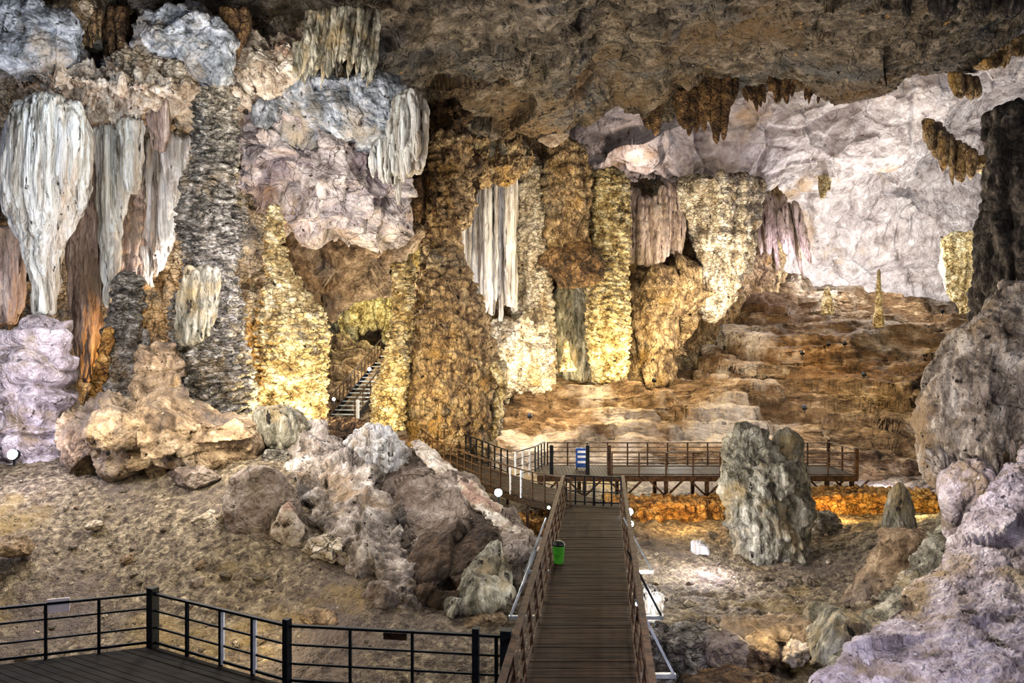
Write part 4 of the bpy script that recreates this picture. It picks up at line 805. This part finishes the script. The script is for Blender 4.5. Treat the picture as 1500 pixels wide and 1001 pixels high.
# outward board on the left railing with bolts
# outriggers and diagonal struts
for k, (py, side, mt, lb) in enumerate([(893, -1, 'steel', 'steel outrigger strut left of the boardwalk, lit yellow, the nearer one'), (829, -1, 'steel', 'steel outrigger strut left of the boardwalk, the farther one'),
        (985, 1, 'steel', 'steel outrigger strut right of the boardwalk, nearest the viewer'), (893, 1, 'steel', 'dark-strutted steel outrigger right of the boardwalk beside the white rock'), (829, 1, 'steel', 'bright steel outrigger right of the boardwalk, farthest of the three')]):
    Y_ = {893: 17.2, 829: 20.6, 985: 14.2}[py]; l, r = edgex(Y_); x = l if side < 0 else r; z = -.22; ln_ = .78
    e = empty('outrigger', (x, Y_, z), lb, 'strut')
    MB().quadprism((x-side*.2, Y_, z), (x+side*ln_, Y_, z), (0, 0, 1), .09, .08).build('arm', M['steel'], e)
    MB().quadprism((x+side*(ln_-.04), Y_, z+.03), (x+side*.13, Y_+1.1*(1 if py != 985 else .6), 1.0), (0, 1, 0), .05, .05).build('brace', M['iron' if (py == 893 and side > 0) else 'steel'], e)
railing('cross_railing', 'dark barred railing across the far end of the boardwalk', [(2.05, 28.35, .0), (4.05, 27.9, 0)], M['iron'], 1.05, posts=[0, .35, .7, (1.05, .09), 1.4, 1.7, 2.05], mids=(.45, .75), thick=.06)

# bent walkway to the left rear
def ribbon(name, label, L_, R_, mat, z_off=0):
    e = empty(name, ((L_[0][0]+R_[0][0])/2, (L_[0][1]+R_[0][1])/2, L_[0][2]), label, 'walkway'); dk = MB()
    for (a, b), (c, d) in zip(zip(L_[:-1], L_[1:]), zip(R_[:-1], R_[1:])):
        a, b, c, d = map(Vector, (a, b, c, d)); n = max(2, int(((a+c)/2-(b+d)/2).length/.15))
        for i in range(n):
            f = (i+.5)/n; p = a.lerp(b, f); q = c.lerp(d, f); w = ((a.lerp(b, 1/n)-a).length+(c.lerp(d, 1/n)-c).length)/2
            dk.quadprism(p-Vector((0, 0, .03)), q-Vector((0, 0, .03)), (0, 0, 1), max(.08, w-.012), .045)
    dk.build('plank_deck', mat, e)
    for S_ in (L_, R_):
        for a, b in zip(S_[:-1], S_[1:]): MB().quadprism(Vector(a)-Vector((0, 0, .17)), Vector(b)-Vector((0, 0, .17)), (0, 0, 1), .08, .22).build('fascia_beam', mat, e)
    return e
Lf = [(2.15, 27.7, -.02), (.6, 29.2, 0), (-1.5, 31.6, .2), (-3.6, 34.8, .5), (-4.9, 38.0, .8)]      # near edge
Rb = [(3.6, 28.9, -.02), (1.7, 31.2, 0), (-.2, 33.4, .2), (-2.2, 36.4, .5), (-3.3, 39, .8)]         # rear edge
e = ribbon('bent_walkway', 'planked walkway bending left towards the massive column', Lf, Rb, M['wood'])
for p in Lf[1:]+Rb[1:3]:
    g = gz(p[0], p[1]); MB().box((p[0], p[1], (p[2]-.2+g-.3)/2), .12, .12, max(.2, p[2]-.2-g+.3)).build('pile', M['rail'], e)
railing('walkway_railing', 'near railing of the bent walkway, with the blue-white lamp below it', [Lf[0], Lf[1], Lf[2], Lf[3], Lf[4]], M['rail'], 1.05, spacing=.62, mids=(.35, .68), thick=.055, pm={4: M['whitep'], 5: M['whitep']})
railing('walkway_railing', 'rear railing of the bent walkway in front of the massive column', [Rb[2], Rb[3], Rb[4]], M['iron'], 1.05, spacing=.55, mids=(.35, .68), thick=.06)
railing('walkway_railing', 'short white-edged sloping railing where the walkway meets the platform', [(.15, 33.1, .12), (1.0, 34.2, .2), (1.55, 35.9, .2)], M['iron'], 1.1, spacing=.55, mids=(.4, .7), thick=.06, pm={0: M['whitep'], 1: M['whitep'], 2: M['whitep']})
# far platform
pf = empty('viewing_platform', (8, 34.5, .2), 'long raised plank platform in front of the terraced hill', 'platform')
dk = MB(); x = 1.1
while x < 15.2:
    dk.box((x+.07, 34.5, .17), .135, 3.0, .045); x += .15
dk.build('plank_deck', M['wood'], pf)
for y in (33.02, 35.98): MB().box((8.15, y, .05), 14.1, .09, .2).build('fascia_beam', M['rail'], pf)
for x in (1.3, 3.2, 5.0, 6.8, 8.6, 10.5, 12.3, 13.9, 15.0):
    for y in (33.15, 35.8):
        g = gz(x, y) if y < 38 else -1.2
        MB().box((x, y, (.0+g-.3)/2), .16, .16, -g+.3+.0).build('leg', M['rail'], pf)
    MB().quadprism((x, 33.15, -.75), (x+.75, 33.15, -.02), (0, 1, 0), .08, .08).build('brace', M['rail'], pf)
    MB().quadprism((x, 33.15, -.75), (x-.75, 33.15, -.02), (0, 1, 0), .08, .08).build('brace', M['rail'], pf)
railing('platform_railing', 'near railing of the raised platform', [(4.4, 33.05, .2), (15.1, 33.05, .2)], M['rail'], 1.0, spacing=1.15, mids=(.4, .7), thick=.06, bottom=.05)
railing('platform_railing', 'rear railing of the raised platform against the terraced hill', [(1.7, 35.95, .2), (15.1, 35.95, .2)], M['rail'], 1.05, spacing=.95, mids=(.35, .6, .8), thick=.07)
railing('platform_railing', 'end railing at the right end of the raised platform', [(15.15, 33.05, .2), (15.15, 35.95, .2)], M['rail'], 1.1, posts=[(0, .16), 1.4, (2.9, .12)], mids=(.4, .7), thick=.07)
for k, (x, lb) in enumerate([(1.75, 'tall dark post at the left end of the platform, nearest the sloping railing'), (3.35, 'dark post just right of the blue striped panel'), (4.3, 'brown post at the boardwalk junction of the platform')]):
    MBo = MB().box((x, 33.3, .75), .16, .16, 1.5).build('platform_post', M['iron' if k < 2 else 'rail']); tag(MBo, lb, 'post')
bp = empty('blue_panel', (3.25, 34.6, .2), 'small blue and white striped panel standing on the platform', 'sign')
MB().box((3.25, 34.6, .75), .62, .08, .9).build('board', M['bluep'], bp)
for z in (.55, .8, 1.02): MB().box((3.25, 34.54, z), .46, .03, .1).build('white_stripe', M['whitep'], bp)
MB().box((2.98, 34.6, .4), .05, .05, .42).build('leg', M['iron'], bp); MB().box((3.52, 34.6, .4), .05, .05, .42).build('leg', M['iron'], bp)

# near-left deck -------------------------------------------------------------------------------
A = Vector((-7.2, 15.05, 0)); B = Vector((-4.0, 13.35, 0)); C_ = Vector((-.1, 12.85, 0)); D = Vector((.2, 12.8, 0))
A0 = Vector((-13.5, 12.9, 0))
poly = [(-14.5, 12.6), (A.x, A.y), (B.x, B.y), (C_.x, C_.y), (.22, 12.8), (.1-.7, 6.0), (-14.5, 6.0)]
def clip(poly, n, c):
    out = []
    for i in range(len(poly)):
        p, q = poly[i], poly[(i+1) % len(poly)]; a = p[0]*n[0]+p[1]*n[1]-c; b = q[0]*n[0]+q[1]*n[1]-c
        if a <= 0: out.append(p)
        if a*b < 0: t = a/(a-b); out.append((p[0]+(q[0]-p[0])*t, p[1]+(q[1]-p[1])*t))
    return out
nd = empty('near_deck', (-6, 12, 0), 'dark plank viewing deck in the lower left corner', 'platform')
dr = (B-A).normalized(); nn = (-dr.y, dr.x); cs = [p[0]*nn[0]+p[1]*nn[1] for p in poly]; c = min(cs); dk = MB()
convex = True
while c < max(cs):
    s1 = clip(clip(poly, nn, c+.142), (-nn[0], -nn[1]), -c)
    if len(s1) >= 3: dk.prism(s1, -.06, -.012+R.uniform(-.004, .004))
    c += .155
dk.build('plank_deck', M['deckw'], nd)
mb = [(A0, A), (A, B), (B, C_)]
for a, b in mb: MB().quadprism(a-Vector((0, 0, .14)), b-Vector((0, 0, .14)), (0, 0, 1), .08, .18).build('fascia_beam', M['iron'], nd)
for p in (A, B, C_, Vector((-10, 14, 0)), Vector((-5.6, 14.2, 0)), Vector((-2, 13.1, 0))):
    g = gz(p.x, p.y); MB().box((p.x, p.y-.1, (-.1+g-.2)/2), .14, .14, -g+.1).build('pile', M['iron'], nd)
# posts by photo position, measured along each run
def along(a, b, z, pxs):
    res = []
    for px in pxs:
        k = (px-CX)/F; th = .045
        dx = b.x-a.x; dy = b.y-a.y; t = (k*a.y-a.x)/(dx-k*dy); res.append(t*(b-a).length)
    return res
d1 = along(A0, A, 0, [-30, 67, 145]); Ltot = (A-A0).length
railing('steel_railing', 'dark steel railing along the left stretch of the near deck, carrying the pale sign', [A0, A], M['iron'], 1.05, posts=[0.]+[(d, .055) for d in d1], mids=(.36, .72), thick=.05)
d2 = along(A, B, 0, [274, 323, 370])
railing('steel_railing', 'dark steel railing of the near deck from its corner post rightwards', [A, B], M['iron'], 1.05, posts=[(0., .17)]+[(d, .06) for d in d2]+[((B-A).length, .12)], mids=(.36, .68), thick=.05)
for k, px in enumerate((323, 370)):
    d = along(A, B, 0, [px])[0]; p = A+(B-A).normalized()*d
    o = MB().box((p.x+.05, p.y-.02, .52), .05, .07, .98, 0).build('pale_upright', M['whitep']); tag(o, ['pale metal upright behind the railing, left of the pair', 'pale metal upright behind the railing, right of the pair'][k], 'post')  # white colour stands in for lamplight on these two posts
d3 = along(B, C_, 0, [513, 604, 697, 727])
railing('steel_railing', 'dark steel railing of the near deck ending at the boardwalk', [B, C_], M['iron'], 1.05, posts=[(d3[0], .05), (d3[1], .05), (d3[2], .12), (d3[3], .06), ((C_-B).length, .19)], mids=(.36, .68), thick=.05)
# signs on the railings
p = W(87, 889, 14.1); sg = MB().box((W(87, 889, 14.55)[0], 14.52, 1.0), .38, .02, .26, .33).build('rail_sign', M['sign']); tag(sg, 'small pale pink board hung on the left railing', 'sign')
sg = MB().box((-2.05, 13.16, .93), .42, .02, .12, -.12).build('rail_sign', M['rail']); tag(sg, 'narrow brownish plate hung under the near railing', 'sign')
# bin
bn = empty('litter_bin', (1.35, 21.4, .0), 'small green litter bin with a black lid on the boardwalk', 'bin')
bx, by = 1.28, 20.6; bn.location = (bx, by, 0)
MB().lathe((bx, by, .02), [(.13, 0), (.135, .02), (.165, .44), (.175, .46), (.175, .48)], 24).build('bucket', M['bin'], bn, smooth=True)
MB().lathe((bx, by, .50), [(.178, 0), (.178, .03), (.15, .09), (.08, .13), (.02, .14)], 24).build('lid', M['binlid'], bn, smooth=True)

# stairs in the hollow -----------------------------------------------------------------------
st = empty('staircase', W(505, 612, 45), 'metal staircase climbing through the hollow behind the golden column', 'stairs')
ns = 17; a = Vector(W(500, 614, 43)); b = Vector(W(575, 522, 50)); sd = Vector((1, -.15, 0)).normalized()*1.3
for i in range(ns):
    p = a.lerp(b, i/(ns-1)); MB().quadprism(p-sd*.6, p+sd*.6, (0, 0, 1), .28, .05).build('tread', M['steel'], st)
for s_ in (-1, 1): MB().quadprism(a+sd*.62*s_-Vector((0, 0, .1)), b+sd*.62*s_-Vector((0, 0, .1)), (0, 0, 1), .06, .26).build('stringer', M['iron'], st)
railing('stair_railing', 'yellow-lit handrail on the left of the staircase', [a-sd*.62, b-sd*.62], M['rail'], 1.1, spacing=.55, mids=(.5,), thick=.05)
railing('stair_railing', 'handrail on the right of the staircase', [a+sd*.62, b+sd*.62], M['rail'], 1.1, spacing=1.1, mids=(.5,), thick=.05)
o = MB().box(tuple(W(524, 612, 40)), .14, .14, 1.9).build('white_post', M['whitep']); tag(o, 'single pale post at the foot of the staircase', 'post')

# ================================================================== LAMPS
def flood(px, py, Y, label, r=.11, warm=False, aim=(0, -1, 0), power=0, color=(1, 1, 1), stand=.35, size=.12, on=True):
    p = Vector(W(px, py, Y)); d = Vector(aim).normalized(); e = empty('floodlight', p-Vector((0, 0, stand)), label, 'lamp')
    up = Vector((0, 0, 1)) if abs(d.z) < .9 else Vector((0, 1, 0))
    hs = MB().cyl(p-d*.16, p-d*.01, r*1.1).build('housing', M['lampbody'], e, bevel=.01)
    MB().cyl(p-d*.008, p+d*.012, r*.92).build('lens', (M['lampwarm'] if warm else M['lampface']) if on else M['bluep'], hs)
    MB().quadprism(p-d*.1-Vector((0, 0, r)), p-d*.1-Vector((0, 0, stand)), (0, 1, 0), .05, .05).build('stand', M['lampbody'], e)
    if power: lamp('floodlight_beam', p+d*.15, power, color, size)
    return e
def lamp(name, p, power, color=(1, 1, 1), size=.15, aim=None, angle=120, blend=.7):
    if aim is not None:
        L_ = bpy.data.lights.new(name, 'SPOT'); L_.spot_size = math.radians(angle); L_.spot_blend = blend
    else: L_ = bpy.data.lights.new(name, 'POINT')
    L_.energy = power; L_.color = color; L_.shadow_soft_size = size
    o = bpy.data.objects.new(name, L_); COL.objects.link(o); o.location = Vector(p)
    if aim is not None: o.rotation_euler = (Vector(aim)-Vector(p)).to_track_quat('-Z', 'Y').to_euler()
    return o
COOL = (.78, .88, 1); WARM = (1, .82, .5); YEL = (1, .76, .28); ORG = (1, .5, .1); LIL = (.82, .78, 1); WHT = (1, .97, .9); CRM = (1, .9, .72)
flood(18, 666, 23.6, 'brilliant blue-white floodlight on the ground at the left edge', .16, False, (.1, -1, .25), 0)
flood(730, 722, 28.6, 'blue-white floodlight shining below the bent walkway', .15, False, (0, -1, .2), 60, COOL)
flood(705, 717, 28.9, 'small warm lamp beside the blue-white floodlight', .08, True, (0, -1, .1))
flood(630, 663, 33.5, 'small warm lamp at the foot of the massive column', .07, True, (0, -1, .1))
flood(922, 750, 26.5, 'upper white lamp of the three on the right boardwalk railing', .13, False, (0, -1, .1))
flood(923, 768, 25.6, 'middle bluish lamp of the three on the right boardwalk railing', .12, False, (0, -1, .1))
flood(918, 782, 24.8, 'lowest warm lamp of the three on the right boardwalk railing', .07, True, (0, -1, .1))
flood(935, 884, 17.3, 'bright lamp under the right boardwalk railing by the white rock', .08, False, (.6, -1, 0))
flood(786, 806, 22.2, 'small cool lamp outside the left boardwalk railing', .07, False, (-.8, -1, 0))
flood(804, 744, 26.5, 'tiny warm lamp on top of the left boardwalk railing', .05, True, (0, -1, 0))
flood(541, 541, 46.5, 'blue-white lamp on the upper staircase', .1, False, (0, -1, 0), 120, COOL)
flood(489, 585, 42.5, 'warm lamp at the lower end of the staircase', .08, True, (0, -1, 0), 60, CRM)
for k, (px, py, Y, on, lb) in enumerate([(1175, 516, 51, 0, 'blue-backed floodlight left of the others on the orange-lit terrace'), (1213, 503, 52.5, 0, 'tiny blue floodlight in the orange glow of the terrace'), (1237, 502, 52.6, 0, 'small black floodlight right of the tiny blue one'),
        (1265, 547, 48, 0, 'small black floodlight in the greenish-yellow pool of light'), (1178, 596, 45, 0, 'black floodlight lighting the pale lower terrace'), (1380, 455, 60, 0, 'distant blue-white floodlight under the back wall at right'),
        (776, 608, 44, 0, 'small black floodlight on the terrace left of the cave centre'), (226*0+958, 556, 50, 0, 'small dark floodlight at the rim of the upper terrace')]):
    flood(px, py, Y-.6, lb, .14, False, (0, .5, .6), 0, on=bool(on), stand=.3)

# ================================================================== LIGHT
def up(px, py, Y, power, color, size=.2, aim=None, angle=120): return lamp('cave_lamp', W(px, py, Y), power, color, size, None if aim is None else W(*aim), angle)
w = bpy.data.worlds.new('cave_air'); bpy.context.scene.world = w; w.use_nodes = True
w.node_tree.nodes['Background'].inputs['Color'].default_value = (.95, .93, 1, 1); w.node_tree.nodes['Background'].inputs['Strength'].default_value = .13
# left group
up(20, 650, 22.5, 230, LIL, .2); up(-80, 420, 20, 950, (.9, .9, 1), .4)
up(245, 560, 30.2, 600, ORG, .3); up(262, 400, 30.8, 160, WHT, .3)
up(200, 330, 20, 700, (1, .95, .95), .3)
up(150, 610, 22, 160, CRM, .3)
up(425, 610, 27.3, 800, (1, .85, .5), .25); up(340, 600, 22.5, 300, CRM, .3)
up(590, 640, 33, 260, YEL, .2)
up(410, 400, 25, 900, (.97, .92, 1), .4); up(440, 180, 26, 260, WHT, .4); up(330, 90, 25, 350, (1, .9, .75), .4); up(100, 120, 24, 200, COOL, .4)
up(515, 520, 48, 200, WARM, .3); up(560, 430, 52, 900, (1, .95, .5), .4)
up(560, 600, 31, 900, WARM, .3)
# centre
up(730, 600, 38.5, 500, CRM, .3); up(705, 500, 42, 900, (1, .97, .95), .3); up(770, 560, 45, 700, WARM, .3); up(900, 530, 47, 800, YEL, .3); up(840, 530, 50, 160, WARM, .3)
up(960, 520, 50, 900, WARM, .4); up(1080, 440, 50, 1300, CRM, .3); up(820, 330, 44, 700, WARM, .5)
up(930, 256, 60.5, 260, (1, .8, .65), .4); up(570, 440, 38, 260, CRM, .3)
# vault
up(1230, 385, 62.5, 1500, WHT, .4); up(1350, 400, 63, 1300, WHT, .4); up(1150, 380, 60, 400, LIL, .4); up(1420, 320, 57, 1000, WHT, .4); up(1180, 330, 46, 220, LIL, .6)
# hill terraces
up(1205, 488, 50.8, 420, (1, .58, .16), .12); up(1262, 536, 46.2, 300, (1, .85, .4), .12); up(1178, 582, 42.6, 520, WHT, .15); up(812, 568, 45.6, 220, (1, .66, .2), .12); up(850, 552, 47, 300, WHT, .12)
up(776, 598, 42.3, 260, CRM, .15); up(980, 630, 39.2, 620, WHT, .15); up(860, 628, 39.5, 380, CRM, .2); up(1300, 700, 36.5, 300, LIL, .3); up(1060, 610, 41, 300, CRM, .4); up(1195, 448, 58, 90, WHT, .2); up(1395, 490, 52, 200, YEL, .15)
# basin
up(1000, 742, 29.3, 150, (1, .62, .22), .12); up(1230, 748, 30, 130, (1, .6, .2), .12); up(1040, 815, 24, 130, LIL, .2); up(965, 880, 19.2, 60, WHT, .1); up(1000, 770, 24, 260, WHT, .3); up(1340, 740, 29, 120, YEL, .2)
up(1110, 910, 17.5, 40, WARM, .2)
# right foreground
up(1180, 820, 11, 420, LIL, .3); up(1240, 640, 17, 420, CRM, .4); up(1380, 640, 17.8, 60, LIL, .3)
# pile
up(620, 600, 21, 240, WHT, .3); up(748, 845, 17.8, 22, WHT, .1); up(160, 560, 17, 420, WARM, .4); up(380, 900, 16.5, 90, WARM, .3)
up(900, 380, 33, 900, (1, .9, .8), .8)
# camera --------------------------------------------------------------------------------------
cam = bpy.data.cameras.new('camera'); co = bpy.data.objects.new('camera', cam); COL.objects.link(co)
co.location = (0, 0, EYE); co.rotation_euler = (math.pi/2, 0, 0); cam.sensor_width = 36; cam.lens = 36*F/1500; cam.clip_end = 400
sc = bpy.context.scene; sc.camera = co
sc.view_settings.view_transform = 'Standard'; sc.view_settings.look = 'None'; sc.view_settings.gamma = 1; sc.view_settings.use_curve_mapping = False
sc.view_settings.exposure = 1.05
